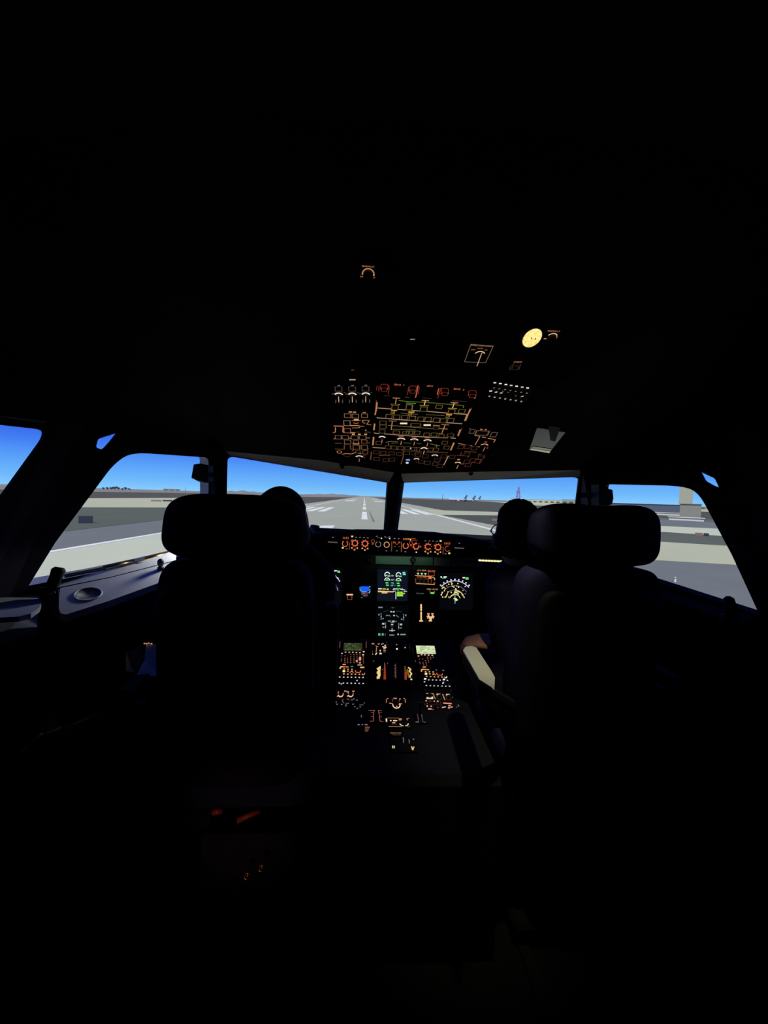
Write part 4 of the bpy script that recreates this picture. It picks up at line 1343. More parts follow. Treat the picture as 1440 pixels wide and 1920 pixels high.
f.line(BEI, [z5(540, 1425), z5(590, 1550)], 1.4)
f.line(BEI, [z5(765, 1430), z5(822, 1575)], 1.6)
for x, y in ((665, 1437), (890, 1445)):
    f.fill(glow((226, 176, 130)), *z5(x, y), 7, 2.8)
    f.arc(glow((84, 52, 30)), *z5(x + 20, y + 75), 4.6, 0, 360, .9, 16)
for x, y in ((455, 1480), (690, 1510), (910, 1520)):
    c = f.at(*z5(x, y))
    MB().m(BLACK).lathe([(.0075, 0), (.0075, .010), (.006, .012), (0, .012)], Matrix.Translation((c.x, c.y, 0)), 12).build('rotary_knob', f.root)
f.flush('lit_legend')
bolts(f)
f = unit('audio_key_unit', 'right audio key panel with pink lit bar on pedestal', 'control panel', PF, 792, 1314, 866, 1331.5, t=.010)
for x, y, r_ in ((372, 1593, 1.6), (467, 1595, 1.2), (567, 1600, 1.4), (653, 1602, 1.7), (320, 1667, 1.0), (397, 1655, .9), (397, 1720, 1.6), (493, 1722, 1.4), (548, 1690, .9), (632, 1692, 1.2), (725, 1695, 1.2), (655, 1752, 1.0), (715, 1635, .9), (535, 1800, 1.2), (620, 1640, .8), (1100, 1745, 1.0)):
    f.dot(KP if r_ > 1.3 else KD, *z5(x, y), r_)
f.fill(KP, *z5(458, 1787), 7, 2.2)
f.line(glow((240, 140, 120)), [z5(780, 1645), z5(985, 1660)], 2.4)
f.line(KP, [z5(750, 1755), z5(840, 1735)], 2.2)
for x, y in ((930, 1710), (980, 1742), (920, 1760)):
    f.fill(KP, *z5(x, y), 4, 2)
f.line(DOTD, [z5(1130, 1685), z5(1158, 1730)], 1.8)
f.flush('lit_legend')
for i in range(5):
    for j in range(2):
        button(f, *z5(350 + i * 85 + j * 12, 1625 + j * 70), 4, 2.4, VD, 'key', .004)
# engine start unit, flap and speed brake scales, parking brake and rear legends
f = unit('engine_start_panel', 'engine start panel with lit U shaped guard in middle of pedestal', 'control panel', PF, 718, 1304, 768, 1331, t=.010)
UW = glow((246, 214, 178))
f.line(AM, [zb_(625, 258), zb_(685, 268), zb_(695, 310), zb_(715, 338)], 1.8)
f.line(UW, [zb_(685, 280), zb_(700, 320), zb_(740, 345), zb_(790, 335), zb_(812, 300), zb_(805, 262)], 1.9)
f.line(AM, [zb_(790, 270), zb_(845, 270)], 1.6)
f.fill(AM, *zb_(728, 178), 6, 2.2)
f.dot(WHT, *zb_(752, 228), 1.8)
f.dot(UW, *zb_(755, 310), 1.2)
f.fill(UW, *zb_(785, 272), 2.8, 2.4)
for sx, x in ((1, 575), (-1, 905)):
    f.line(AM, [zb_(x, 195), zb_(x + sx * 10, 220), zb_(x, 250)], 1.3)
    f.fill(AM, *zb_(x + sx * 25, 182), 2.4, 1.6)
    f.line(DM, [zb_(x + sx * 105, 180), zb_(x + sx * 110, 235)], 1.0)
    c = f.at(*zb_(x + sx * 62, 215))
    MB().m(KEYM).lathe([(.006, 0), (.006, .008), (.0045, .010), (0, .010)], Matrix.Translation((c.x, c.y, 0)), 10).build('toggle', f.root)
f.dot(DOTW, *zb_(810, 187), 1.1)
c = f.at(*zb_(752, 270))
MB().m(BLACK).lathe([(.009, 0), (.009, .009), (.007, .011), (0, .011)], Matrix.Translation((c.x, c.y, 0)), 14).build('rotary_knob', f.root)
f.flush('lit_legend')
f = unit('speed_brake_panel', 'speed brake lever panel with two red bracket scales on left pedestal', 'lever', PR, 678, 1330, 722, 1358, t=.008)
RB = glow((150, 84, 70))
f.line(RB, [zb_(278, 382), zb_(388, 382)], 1.7)
f.line(RB, [zb_(375, 385), zb_(360, 450), zb_(362, 565), zb_(298, 565)], 1.2)
f.line(RB, [zb_(435, 382), zb_(500, 388)], 1.7)
f.line(RB, [zb_(445, 395), zb_(462, 460), zb_(470, 565), zb_(528, 570)], 1.2)
for y in (417, 488):
    f.line(RB, [zb_(318, y), zb_(360, y)], 1.1)
    f.line(RB, [zb_(460, y + 2), zb_(505, y + 4)], 1.1)
f.flush('lit_legend')
c = f.at(*zb_(412, 470))
MB().m(BLACK).tube([(c.x, c.y, 0), (c.x, c.y + .004, .04)], .004, 8).blob((c.x, c.y + .005, .046), (.012, .007, .008), (.7, .7), n=(10, 8)).build('lever', f.root)
f = unit('flap_panel', 'flap lever panel with faint grey bracket scales on right pedestal', 'lever', PR, 776, 1334, 802, 1358, t=.008)
f.line(glow((86, 74, 78)), [zb_(1105, 440), zb_(1125, 570), zb_(1072, 580)], 1.2)
f.line(glow((86, 74, 78)), [zb_(1172, 450), zb_(1195, 575), zb_(1250, 588)], 1.2)
f.fill(glow((120, 100, 104)), *zb_(1100, 580), 6, 1.8)
f.fill(glow((100, 88, 92)), *zb_(1225, 582), 4, 1.4)
f.dot(DOTD, *zb_(1176, 462), 1.3)
f.flush('lit_legend')
c = f.at(*zb_(1150, 500))
MB().m(BLACK).tube([(c.x, c.y, 0), (c.x, c.y + .004, .045)], .004, 8).bevbox((c.x, c.y + .005, .05), (.026, .008, .012), .002).build('lever', f.root)
f = unit('trim_and_brake_panel', 'rudder trim and parking brake panel with white crescent at pedestal rear', 'control panel', PR, 722, 1345, 774, 1366, t=.008)
f.line(AM, [zb_(600, 512), zb_(790, 512)], 1.0)
f.line(UW, [zb_(580, 520), zb_(582, 575)], 2.6)
f.line(glow((255, 232, 190)), [zb_(640, 555), zb_(668, 555)], 2.6)
f.line(glow((255, 232, 190)), [zb_(695, 555), zb_(762, 557)], 2.8)
f.fill(AB, *zb_(705, 590), 5.4, 1.8)
f.arc(DM, *zb_(712, 630), 4.4, 20, 160, 1.2, 8)
f.fill(AM, *zb_(815, 535), 5.6, 3.6)
f.line(AM, [zb_(965, 518), zb_(925, 520), zb_(935, 550)], 1.4)
f.line(AM, [zb_(615, 655), zb_(835, 658)], 1.0)
f.arc(glow((250, 226, 206)), *zb_(877, 598), 8.2, 190, 258, 2.0, 8)
f.arc(glow((250, 226, 206)), *zb_(877, 598), 8.2, 282, 350, 2.0, 8)
f.dot(WHT, *zb_(877, 602), 1.5)
f.line(DM, [zb_(930, 660), zb_(985, 660)], 1.0)
f.flush('lit_legend')
c = f.at(*zb_(877, 598))
MB().m(BLACK).lathe([(.010, 0), (.010, .01), (.008, .013), (0, .013)], Matrix.Translation((c.x, c.y, -.0)), 16).build('rotary_knob', f.root)
f = unit('brake_plate', 'small plate with amber caption at rear of pedestal', 'plate', PR, 726, 1371, 757, 1381, t=.006)
f.text(AB, *zb_(740, 765), 'PARKING BRK', 2.4)
f.line(DM, [zb_(680, 795), zb_(820, 797)], 1.1)
f.flush('lit_legend')
f = unit('gravity_gear_plate', 'rear end plate with two small glowing Y marks on pedestal', 'plate', PR, 730, 1384, 784, 1412, t=.006)
for x in (868, 965):
    f.line(glow((120, 112, 108)), [zb_(x - 4, 840 + (x - 868) * .35), zb_(x + 4, 930 + (x - 868) * .1)], 1.4)
f.dot(DOTD, *zb_(1036, 870), 1.7)
for x in (685, 712):
    f.line(YL, [zb_(x, 978), zb_(x + 2, 1022)], 1.9)
f.line(YL, [zb_(1005, 990), zb_(1025, 1055)], 2.0)
f.line(YL, [zb_(1045, 995), zb_(1025, 1055)], 1.8)
f.flush('lit_legend')
f = unit('cockpit_door_panel', 'low left pedestal panel with amber text lines', 'control panel', PR, 666, 1338, 694, 1374, t=.006)
f.fill(glow((120, 88, 58)), *zb_(200, 480), 11, 4.4)
for x, w in ((112, 4), (175, 2.4), (238, 5.4)):
    f.fill(DOTD, *zb_(x, 624), w, 2)
for x, y, w in ((260, 667, 9), (252, 698, 7.6), (245, 730, 5.8)):
    f.fill(glow((150, 88, 62)), *zb_(x, y), w, 1.7)
f.flush('lit_legend')
for x, y in ((625, 350), (895, 358), (882, 432)):
    c = PR.at(*zb_(x, y))

# ================================================================== overhead panel
sl = .477
OF = Face((0, 1.25, 1.58), (1, 0, 0), (0, -1, sl))
OV = thing('overhead_panel', None, 'big sloping overhead switch panel above the windshields', 'overhead panel', M=OF.M)
OF.root = OV
def plate(nm, pts, t=.016, lift=0, parent=OV, mat=PANEL):
    q = [OF.at(*p) for p in pts]
    b = MB().m(mat)
    b.prism([(p.x, p.y, lift) for p in q], (0, 0, -t))
    return b.build(nm, parent)
def strip_pts(x0l, x0r, yt, x1l, x1r, yb):
    return [(x0l, yt), (x0r, yt + (x0r - x0l) * .03), (x1r, yb + (x1r - x1l) * .02), (x1l, yb)]
plate('left_column', [(612, 686), (700, 689), (693, 876), (640, 873), (614, 850)], lift=-.001)
plate('fire_panel', [(702, 690), (905, 696), (893, 752), (702, 745)], lift=-.001)
plate('centre_column', [(702, 746.5), (892, 753.5), (840, 880), (694.5, 878)], lift=-.001)
plate('right_column', [(895, 745), (960, 748), (945, 815), (905, 868), (842, 880)], lift=-.001)
w1 = lambda x, y: (600 + x / 8, 680 + y / 8)
w2 = lambda x, y: (760 + x / 8, 680 + y / 8)
w3 = lambda x, y: (600 + x / 8, 780 + y / 8)
w4 = lambda x, y: (760 + x / 8, 780 + y / 8)
f = OF
KN = {}
def knob(x, y, r=7, stem=14, col=WHT, wide=2.2, ticks=0, a0=25, a1=155, stemc=None):
    """rotary selector: lit crescent on the panel, black knob with a lit pointer"""
    f.arc(col, x, y + r * .62, r, a0, a1, wide, 10)
    c = f.at(x, y + r * .62)
    kk = f.k(x, y)
    key = (round(r, 1), round(stem, 1), (stemc or col).name)
    if key not in KN:
        b = MB().m(BLACK).lathe([(r * kk * .75, 0), (r * kk * .75, .008), (r * kk * .5, .012), (0, .012)], n=14)
        b.m(stemc or col)
        L = stem * kk * 1.5
        b.add([(-.0011, r * kk * .9, .0125), (.0011, r * kk * .9, .0125), (.0011, r * kk * .9 - L, .0125), (-.0011, r * kk * .9 - L, .0125)], [(0, 3, 2, 1)])
        KN[key] = b.mesh('rotary_knob')
    o = link('rotary_knob', KN[key], OV)
    o.location = (c.x, c.y, 0)
STM = glow((200, 160, 130))
for x, y in ((283, 455), (487, 455), (688, 452)):
    q = w1(x, y)
    knob(*q, r=8, stem=11, wide=2.6, stemc=STM)
    f.line(DM, [(q[0] - 13, q[1] + 1.5), (q[0] - 9, q[1] + .5)], 1.6)
    f.line(DM, [(q[0] + 9, q[1] - 1), (q[0] + 12, q[1] - 1.6)], 1.2)
    f.fill(ORD, q[0], q[1] - 4.5, 6, 1.6)
    f.line(glow((84, 84, 84)), [(q[0] - 6, q[1] + 18), (q[0] - 5.6, q[1] + 12)], 1.4)
    f.line(glow((84, 84, 84)), [(q[0] + 7, q[1] + 18), (q[0] + 7, q[1] + 12)], 1.4)
    f.fill(glow((130, 120, 112)), q[0], q[1] - 14.5, 5, 1.6)
    button(f, q[0] - .5, q[1] - 9.6, 14, 9, glow((74, 64, 58)))
f.fill(BEI, *w1(487, 251), 12, 2)
f.fill(glow((90, 84, 82)), *w1(490, 105), 5, 1.4)
# fire panel
FR = glow((200, 96, 74))
f.text(REDG, *w1(1165, 328), 'ENG', 4.6)
f.text(BEI, *w1(1258, 334), '1', 4.4)
f.text(REDG, *w2(368, 348), 'APU', 4.6)
f.text(REDG, *w2(776, 392), 'ENG', 4.6)
f.text(BEI, *w2(874, 402), '2', 4.4)
def fbox(zf, x0, y0, x1, y1):
    f.line(REDD, [zf(x0, y1), zf(x0 + 5, y0 + 15), zf(x0 + 20, y0), zf(x1 - 15, y0), zf(x1, y0 + 15), zf(x1, y1)], 1.2)
    f.line(FR, [zf(x0 - 4, y1), zf(x1 + 4, y1 + 4)], 1.8)
    c, d_ = zf((x0 + x1) / 2, (y0 + y1) / 2), None
    button(f, c[0], c[1], (x1 - x0) / 8 * .8, (y1 - y0) / 8 * .75, REDD, 'fire_switch', .012)
fbox(w1, 908, 318, 1018, 388)
f.line(REDD, [w1(1030, 330), w1(1040, 380), w1(1022, 470)], 1.4)
f.line(REDD, [w1(855, 345), w1(850, 410)], 1.4)
f.line(REDD, [w1(885, 345), w1(882, 425)], 1.4)
f.fill(REDD, *w1(950, 410), 8, 1.2)
fbox(w2, 55, 345, 165, 416)
f.line(REDD, [w2(50, 360), w2(30, 480)], 1.4)
f.line(FR, [w2(190, 335), w2(178, 420), w2(152, 520)], 1.8)
f.line(REDD, [w2(212, 360), w2(192, 470)], 1.2)
f.line(FR, [w2(503, 380), w2(478, 475)], 1.6)
f.line(REDD, [w2(540, 370), w2(510, 440), w2(485, 530)], 1.6)
fbox(w2, 535, 380, 645, 455)
f.dot(glow((250, 190, 160)), *w2(598, 458), 1.4)
fbox(w2, 945, 412, 1060, 484)
f.fill(REDD, *w2(975, 506), 4, 1.4)
f.fill(REDG, *w2(1042, 522), 2.4, 2.8)
for z0, z1 in ((w1(965, 490), w1(1055, 494)), (w1(1280, 510), w1(1340, 514)), (w2(260, 520), w2(390, 535)), (w2(700, 565), w2(920, 578)), (w2(0, 515), w2(60, 518))):
    f.line(glow((70, 42, 46)), [z0, z1], 1.2)
# centre column schematic
GREENL = glow((92, 112, 46))
f.line(GREENL, [w1(1180, 562), w2(0, 575), w2(300, 590), w2(480, 605), w2(875, 640), w2(868, 672)], 1.5)
f.line(glow((104, 170, 60)), [w1(1290, 600), w2(160, 608)], 1.4)
for zf, x, y, x2, y2 in ((w1, 1145, 525, 1132, 615), (w2, 300, 562, 285, 630), (w2, 735, 595, 708, 675)):
    f.line(AM, [zf(x - 55, y), zf(x + 55, y + 4)], 2.0)
    f.line(YEL if x < 1000 else AM, [zf(x, y), zf(x2, y2)], 1.5)
    f.line(glow((166, 140, 60)), [zf(x2 - 70, y2 + 4), zf(x2 + 68, y2 + 10)], 1.5)
for zf, x, y, w, h in ((w1, 1125, 658, 13, 9.5), (w1, 1340, 655, 13, 11), (w2, 55, 655, 12, 11), (w2, 275, 680, 14, 9), (w2, 505, 645, 13, 7), (w2, 692, 718, 13, 8), (w2, 845, 712, 13, 7.5)):
    button(f, *zf(x, y), w, h, glow((112, 96, 52)))
f.line(BEI, [w1(862, 675), w1(1280, 705), w1(1290, 690)], 1.7)
f.line(BEI, [w2(100, 712), w2(230, 722)], 1.5)
f.line(BEI, [w2(300, 722), w2(540, 745), w2(925, 772), w2(900, 840)], 1.8)
for zf, x, y in ((w1, 1110, 710), (w2, 90, 738), (w2, 655, 775)):
    f.fill(glow((190, 130, 44)), *zf(x, y), 11, 3.0)
    f.line(AM, [zf(x, y + 10), zf(x + 5, y + 55)], 1.4)
    f.fill(glow((110, 100, 24)), *zf(x - 25, y + 42), 7, 3)
f.line(glow((96, 96, 60)), [w1(1210, 750), w2(0, 760), w2(190, 770)], 1.2)
f.line(glow((96, 96, 60)), [w2(310, 775), w2(585, 790)], 1.2)
for zf, x, y in ((w1, 1035, 790), (w1, 1150, 800), (w1, 1270, 805), (w1, 1385, 815), (w2, 105, 820), (w2, 230, 830), (w2, 340, 835), (w2, 465, 845), (w2, 570, 855), (w2, 680, 850)):
    button(f, *zf(x, y), 12.6, 8.4, glow((108, 90, 58)))
f.line(BEI, [w1(850, 822), w2(0, 858), w2(855, 912)], 1.6)
for zf, x, y in ((w1, 1255, 907), (w2, 328, 932)):
    f.fill(glow((255, 232, 196)), *zf(x, y), 13.5, 2.8)
f.line(glow((150, 128, 72)), [w3(1030, 70), w3(1150, 72)], 1.4)
f.line(AM, [w3(1085, 72), w3(1068, 205)], 1.5)
f.line(glow((120, 108, 60)), [w3(1020, 135), w4(0, 155), w4(400, 185)], 1.3)
f.line(AM, [w4(540, 122), w4(655, 130)], 1.5)
f.line(AM, [w4(598, 128), w4(548, 250)], 1.6)
f.line(AM, [w4(490, 182), w4(635, 192)], 1.4)
f.line(AM, [w4(415, 135), w4(520, 140)], 1.4)
f.line(glow((92, 92, 50)), [w3(1080, 195), w3(1430, 200), w4(120, 215)], 1.3)
f.line(AM, [w4(500, 258), w4(570, 262)], 1.3)
for zf, x, y, w, h in ((w3, 945, 85, 13, 7), (w3, 945, 145, 13, 7), (w3, 930, 215, 12, 7), (w3, 1145, 230, 13, 6), (w3, 1285, 240, 12, 6), (w3, 1380, 235, 11, 7), (w4, 155, 120, 20, 6), (w4, 60, 235, 13, 7), (w4, 175, 235, 12, 7), (w4, 320, 265, 12, 7), (w4, 430, 265, 12, 7), (w4, 540, 285, 11, 6), (w4, 460, 165, 12, 5), (w4, 675, 275, 13, 6)):
    button(f, *zf(x, y), w, h, glow((98, 78, 50)))
f.line(BEI, [w3(810, 250), w3(890, 262)], 1.6)
f.line(BEI, [w3(960, 262), w4(0, 290), w4(320, 312), w4(640, 325)], 1.6)
f.line(BEI, [w4(680, 325), w4(755, 332)], 1.8)
f.fill(BEI, *w4(680, 258), 6, 1.8)
for x, y, r_ in ((w3(930, 300) + (6.2,)), (w3(1215, 325) + (7.6,)), (w4(130, 335) + (7.6,)), (w4(328, 348) + (7.4,))):
    knob(x, y, r=r_, stem=8, wide=2.4, stemc=AM)
knob(*w4(277, 468), r=6.2, stem=8, wide=2.4, stemc=STM)
knob(*w4(438, 575), r=6, stem=5, wide=2.2, stemc=VD)
knob(*w4(165, 630), r=5, stem=4, wide=2.2, stemc=VD)
for x in (w3(1215, 300), w4(130, 310), w4(328, 322)):
    f.fill(ORD, *x, 9, 1.6)
f.line(glow((120, 112, 62)), [w3(990, 395), w3(1030, 380), w3(1165, 380)], 1.3)
f.line(glow((120, 112, 62)), [w3(1030, 400), w3(1030, 425)], 1.4)
f.line(glow((104, 100, 56)), [w3(1070, 400), w4(0, 400), w4(240, 412)], 1.2)
f.line(glow((120, 112, 62)), [w4(370, 410), w4(470, 440), w4(520, 440)], 1.3)
f.line(glow((120, 112, 62)), [w4(465, 425), w4(470, 470)], 1.4)
for zf, x, y in ((w3, 1020, 455), (w3, 1110, 460), (w3, 1210, 465), (w3, 1310, 470), (w3, 1410, 480), (w4, 180, 485), (w4, 380, 490), (w4, 455, 490), (w4, 590, 385), (w4, 615, 460), (w3, 880, 390)):
    button(f, *zf(x, y), 11, 6.6, glow((96, 70, 46)))
f.fill(glow((120, 216, 250)), *w4(90, 481), 8, 2.6)
f.fill(glow((130, 150, 255)), *w4(40, 655), 7.4, 2.6)
f.fill(glow((230, 245, 240)), *w4(28, 698), 5, 2.6)
f.line(BEI, [w3(790, 470), w3(970, 478), w3(1160, 496)], 1.5)
f.line(DM, [w3(1230, 505), w4(0, 530), w4(640, 545)], 1.4)
for zf, x, y in ((w3, 845, 530), (w3, 950, 540), (w3, 1075, 545), (w3, 1190, 555), (w3, 1300, 540), (w3, 1385, 545), (w4, 190, 575), (w4, 300, 590), (w4, 575, 590), (w3, 850, 630), (w3, 990, 650), (w3, 1080, 640), (w4, 480, 650), (w4, 240, 670), (w4, 330, 690), (w4, 450, 705), (w4, 520, 735)):
    button(f, *zf(x, y), 11.4, 6.4, glow((74, 46, 36)))
f.line(DM, [w3(770, 530), w3(760, 655)], 1.4)
f.line(DM, [w3(1255, 520), w3(1250, 600), w3(1215, 715)], 1.3)
f.line(DM, [w3(880, 590), w3(980, 585), w3(1050, 590)], 1.3)
f.line(BEI, [w4(645, 595), w4(578, 730)], 1.5)
# the lettered rails either side of the centre column
for pts in ([w1(855, 590), w1(845, 690), w1(825, 780)], [w3(820, 110), w3(808, 210)], [w3(805, 310), w3(792, 435)]):
    f.line(AM, pts, 2.6)
f.line(DM, [w1(846, 560), w1(832, 700), w1(822, 780)], 1.0)
for pts in ([w2(975, 690), w2(900, 868)], [w4(825, 200), w4(790, 295)], [w4(730, 395), w4(680, 510)], [w4(925, 0), w4(890, 70)]):
    f.line(AM, pts, 2.8)
f.line(DM, [w2(1000, 670), w2(895, 870)], 1.0)
f.line(DM, [w4(850, 175), w4(800, 290)], 1.0)
# left column
for x, y, w, h in ((415, 780, 13, 8), (530, 785, 13, 8), (668, 780, 12, 8)):
    button(f, *w1(x, y), w, h, glow((128, 100, 80)))
f.fill(AM, *w1(455, 735), 6, 2.2)
f.fill(AM, *w1(518, 738), 6, 2.2)
f.fill(AM, *w1(665, 745), 6, 1.6)
button(f, *w3(405, 92), 13, 10, glow((150, 116, 92)))
f.fill(AB, *w3(545, 55), 9, 3)
f.line(AM, [w3(475, 62), w3(610, 62)], 1.2)
f.arc(AM, *w3(540, 85), 5, 200, 340, 1.2, 8)
f.line(AM, [w3(630, 62), w3(745, 62)], 1.2)
f.arc(AM, *w3(680, 80), 5, 120, 270, 1.3, 8)
f.line(AM, [w3(735, 75), w3(700, 120), w3(770, 130)], 1.2)
f.line(glow((176, 104, 72)), [w3(205, 145), w3(350, 150)], 3.0)
f.line(AB, [w3(360, 138), w3(590, 140)], 1.6)
f.line(glow((176, 104, 72)), [w3(350, 150), w3(345, 240)], 2.6)
f.line(AM, [w3(480, 175), w3(590, 172), w3(600, 150), w3(665, 150)], 1.3)
f.line(AM, [w3(232, 165), w3(230, 240), w3(195, 245)], 1.4)
f.line(AM, [w3(345, 242), w3(440, 242)], 1.4)
f.line(AB, [w3(440, 248), w3(525, 248)], 1.9)
f.line(DM, [w3(525, 240), w3(590, 236)], 1.0)
f.dot(BEI, *w3(687, 208), 1.6)
f.line(DM, [w3(675, 235), w3(765, 240)], 1.2)
button(f, *w3(410, 205), 13, 9, glow((150, 92, 66)))
for x in (500, 590, 685):
    f.fill(AB, *w3(x, 270), 5, 2)
for x, y, w in ((275, 305, 12), (380, 305, 13), (520, 308, 14), (640, 308, 14)):
    button(f, *w3(x, y), w, 7, glow((126, 92, 70)))
f.line(BEI, [w3(205, 338), w3(440, 330), w3(600, 328), w3(750, 325)], 1.3)
f.fill(glow((190, 130, 96)), *w3(540, 340), 9, 3)
for x, y, w, h in ((415, 375, 13, 8), (540, 372, 10, 6), (665, 370, 11, 7), (668, 455, 12, 9), (545, 455, 13, 8), (680, 530, 10, 7), (570, 525, 9, 5)):
    button(f, *w3(x, y), w, h, glow((120, 84, 62)))
f.fill(glow((150, 84, 68)), *w3(405, 408), 11, 3)
f.fill(glow((170, 112, 66)), *w3(540, 408), 12, 4)
f.fill(glow((150, 84, 80)), *w3(662, 430), 9, 2.4)
f.fill(glow((130, 104, 50)), *w3(668, 492), 8, 2)
for pts in ([(225, 405), (330, 405)], [(225, 492), (365, 495), (365, 430)], [(455, 430), (460, 490), (510, 500), (480, 520)], [(600, 430), (600, 500)], [(720, 395), (745, 400)], [(700, 485), (735, 488)], [(710, 520), (710, 555)]):
    f.line(DM, [w3(*p) for p in pts], 1.4)
f.arc(AM, *w3(290, 537), 4.4, 0, 360, 1.1, 14)
f.line(AM, [w3(330, 570), w3(385, 560), w3(480, 565), w3(520, 545), w3(620, 560)], 1.5)
f.line(VD, [w3(350, 590), w3(420, 612), w3(455, 590)], 1.2)
knob(*w3(590, 588), r=7, stem=7, wide=2.4, stemc=AM)
f.line(REDD, [w3(640, 590), w3(690, 592)], 1.2)
f.line(REDD, [w3(640, 618), w3(680, 620)], 1.2)
# right column
for x, y, w, h in ((1000, 215, 10, 8), (1150, 240, 26, 9), (1325, 265, 12, 9)):
    button(f, *w4(x, y), w, h, glow((116, 84, 72)))
f.line(AM, [w4(960, 185), w4(1035, 200)], 1.3)
f.fill(AM, *w4(1140, 200), 4, 2.4)
f.fill(AM, *w4(1205, 205), 4, 2.8)
f.fill(AM, *w4(1325, 240), 5, 1.6)
f.line(AM, [w4(1040, 290), w4(1120, 300), w4(1045, 430)], 1.3)
f.line(AM, [w4(1150, 310), w4(1210, 320)], 2.0)
f.line(AM, [w4(1235, 330), w4(1350, 350), w4(1325, 390)], 1.5)
knob(*w4(1178, 412), r=7.4, stem=10, col=glow((240, 190, 150)), wide=1.6, stemc=AM)
f.fill(ORD, *w4(1205, 385), 5, 1.6)
f.fill(REDD, *w4(1222, 472), 5, 4)
f.line(AM, [w4(790, 405), w4(880, 425), w4(1120, 460)], 1.5)
for pts in ([(880, 525), (1070, 540)], [(770, 585), (880, 590), (970, 600)], [(840, 540), (830, 580)], [(960, 545), (935, 625)], [(1090, 600), (1110, 565), (1150, 570)], [(1040, 630), (1110, 640)], [(1150, 660), (1110, 710)], [(1190, 580), (1175, 630)]):
    f.line(glow((96, 54, 42)), [w4(*p) for p in pts], 1.5)
for x, y in ((830, 450), (930, 445), (1030, 470), (920, 560), (1010, 650), (920, 670), (1080, 665), (940, 720), (700, 600), (1130, 610)):
    button(f, *w4(x, y), 11, 7, glow((84, 46, 36)))
knob(*w4(782, 685), r=5.4, stem=9, col=glow((255, 225, 170)), wide=2.2, stemc=glow((210, 160, 90)))
f.fill(AM, *w4(800, 650), 5, 2)
f.fill(REDD, *w4(855, 715), 6, 2)
f.fill(AM, *w4(915, 672), 6, 1.8)
f.fill(REDD, *w4(1020, 690), 6, 1.6)
f.flush('lit_legend')
# ceiling behind the overhead panel
CF = Face((0, .9, 1.791), (1, 0, 0), (0, -1, .482))
v1 = lambda x, y: (640 + x / 3.2727, 470 + y / 3.2727)
def ceil_unit(nm, label, cat, x0, y0, x1, y1):
    return unit(nm, label, cat, CF, x0, y0, x1, y1, t=.008, off=-.004)
f = ceil_unit('dimmer_switch', 'reading light dimmer with lit half ring alone on high ceiling', 'switch', 674, 493, 706, 524)
f.text(AM, *v1(165, 95), 'READING LT', 3.0)
q = v1(165, 140)
f.arc(AM, q[0], q[1] + 1, 11, -8, 188, 2.2, 16)
f.dot(WHT, *v1(197, 148), 1.4)
f.text(AM, *v1(128, 158), 'DIM', 3)
f.text(AM, *v1(196, 163), 'BRT', 3)
f.flush('lit_legend')
c = f.at(q[0], q[1] + 1)
MB().m(BLACK).lathe([(.011, 0), (.011, .008), (.009, .01), (0, .01)], Matrix.Translation((c.x, c.y, 0)), 14).build('rotary_knob', f.root)
f = ceil_unit('audio_switching_unit', 'square audio switching unit outlined in dim white on the ceiling', 'switch', 874, 646, 922, 679)
f.line(glow((112, 92, 78)), [v1(795, 572), v1(932, 584), v1(885, 686), v1(756, 680), v1(795, 572)], 1.2)
f.text(AM, *v1(862, 582), 'AUDIO SWITCHING', 3.4)
f.text(AM, *v1(808, 606), 'CAPT', 2.6)
f.text(AM, *v1(852, 598), 'NORM', 2.4)
f.text(AM, *v1(888, 608), 'F/O', 2.6)
q = v1(846, 640)
f.arc(glow((236, 190, 160)), q[0], q[1] + 1, 10.5, 35, 150, 1.8, 12)
c = f.at(q[0], q[1] + 2)
kb = MB().m(BLACK).lathe([(.009, 0), (.009, .008), (.007, .01), (0, .01)], Matrix.Translation((c.x, c.y, 0)), 14)
kb.m(BEI).add([(c.x - .0012, c.y + .022, .0105), (c.x + .0012, c.y + .022, .0105), (c.x + .0012, c.y - .026, .0105), (c.x - .0012, c.y - .026, .0105)], [(0, 1, 2, 3)])
kb.build('rotary_knob', f.root)
f.flush('lit_legend')
f = ceil_unit('dimmer_switch', 'dimmer knob with lit crescent right beside round dome lamp', 'switch', 1020, 618, 1050, 645)
f.text(AM, *v1(1303, 492), 'READING LT', 3.0)
q = v1(1290, 525)
f.arc(glow((240, 200, 165)), q[0], q[1] + 2, 9.4, 40, 150, 1.8, 12)
f.arc(AM, q[0], q[1] + 2, 9.4, -10, 40, 1.4, 6)
f.fill(AM, *v1(1250, 538), 5, 1.6)
c = f.at(q[0], q[1] + 2)
MB().m(BLACK).lathe([(.010, 0), (.010, .008), (.008, .01), (0, .01)], Matrix.Translation((c.x, c.y, 0)), 14).build('rotary_knob', f.root)
f.flush('lit_legend')
f = ceil_unit('ceiling_switch', 'small dim switch with amber caption under round dome lamp', 'switch', 953, 673, 981, 695)
f.text(AM, *v1(1083, 682), 'LIGHT', 4.0)
f.line(glow((56, 54, 58)), [v1(1060, 690), v1(1035, 715), v1(1033, 730)], 1.2)
f.line(glow((56, 54, 58)), [v1(1100, 695), v1(1090, 728)], 1.0)
f.flush('lit_legend')
button(f, *v1(1066, 712), 12, 8, VD)
f = ceil_unit('ceiling_placard', 'tiny lit placard alone in middle of dark ceiling', 'placard', 766, 631, 782, 639)
f.fill(glow((150, 118, 104)), 773.5, 635.6, 9, 1.8)
f.flush('lit_legend')
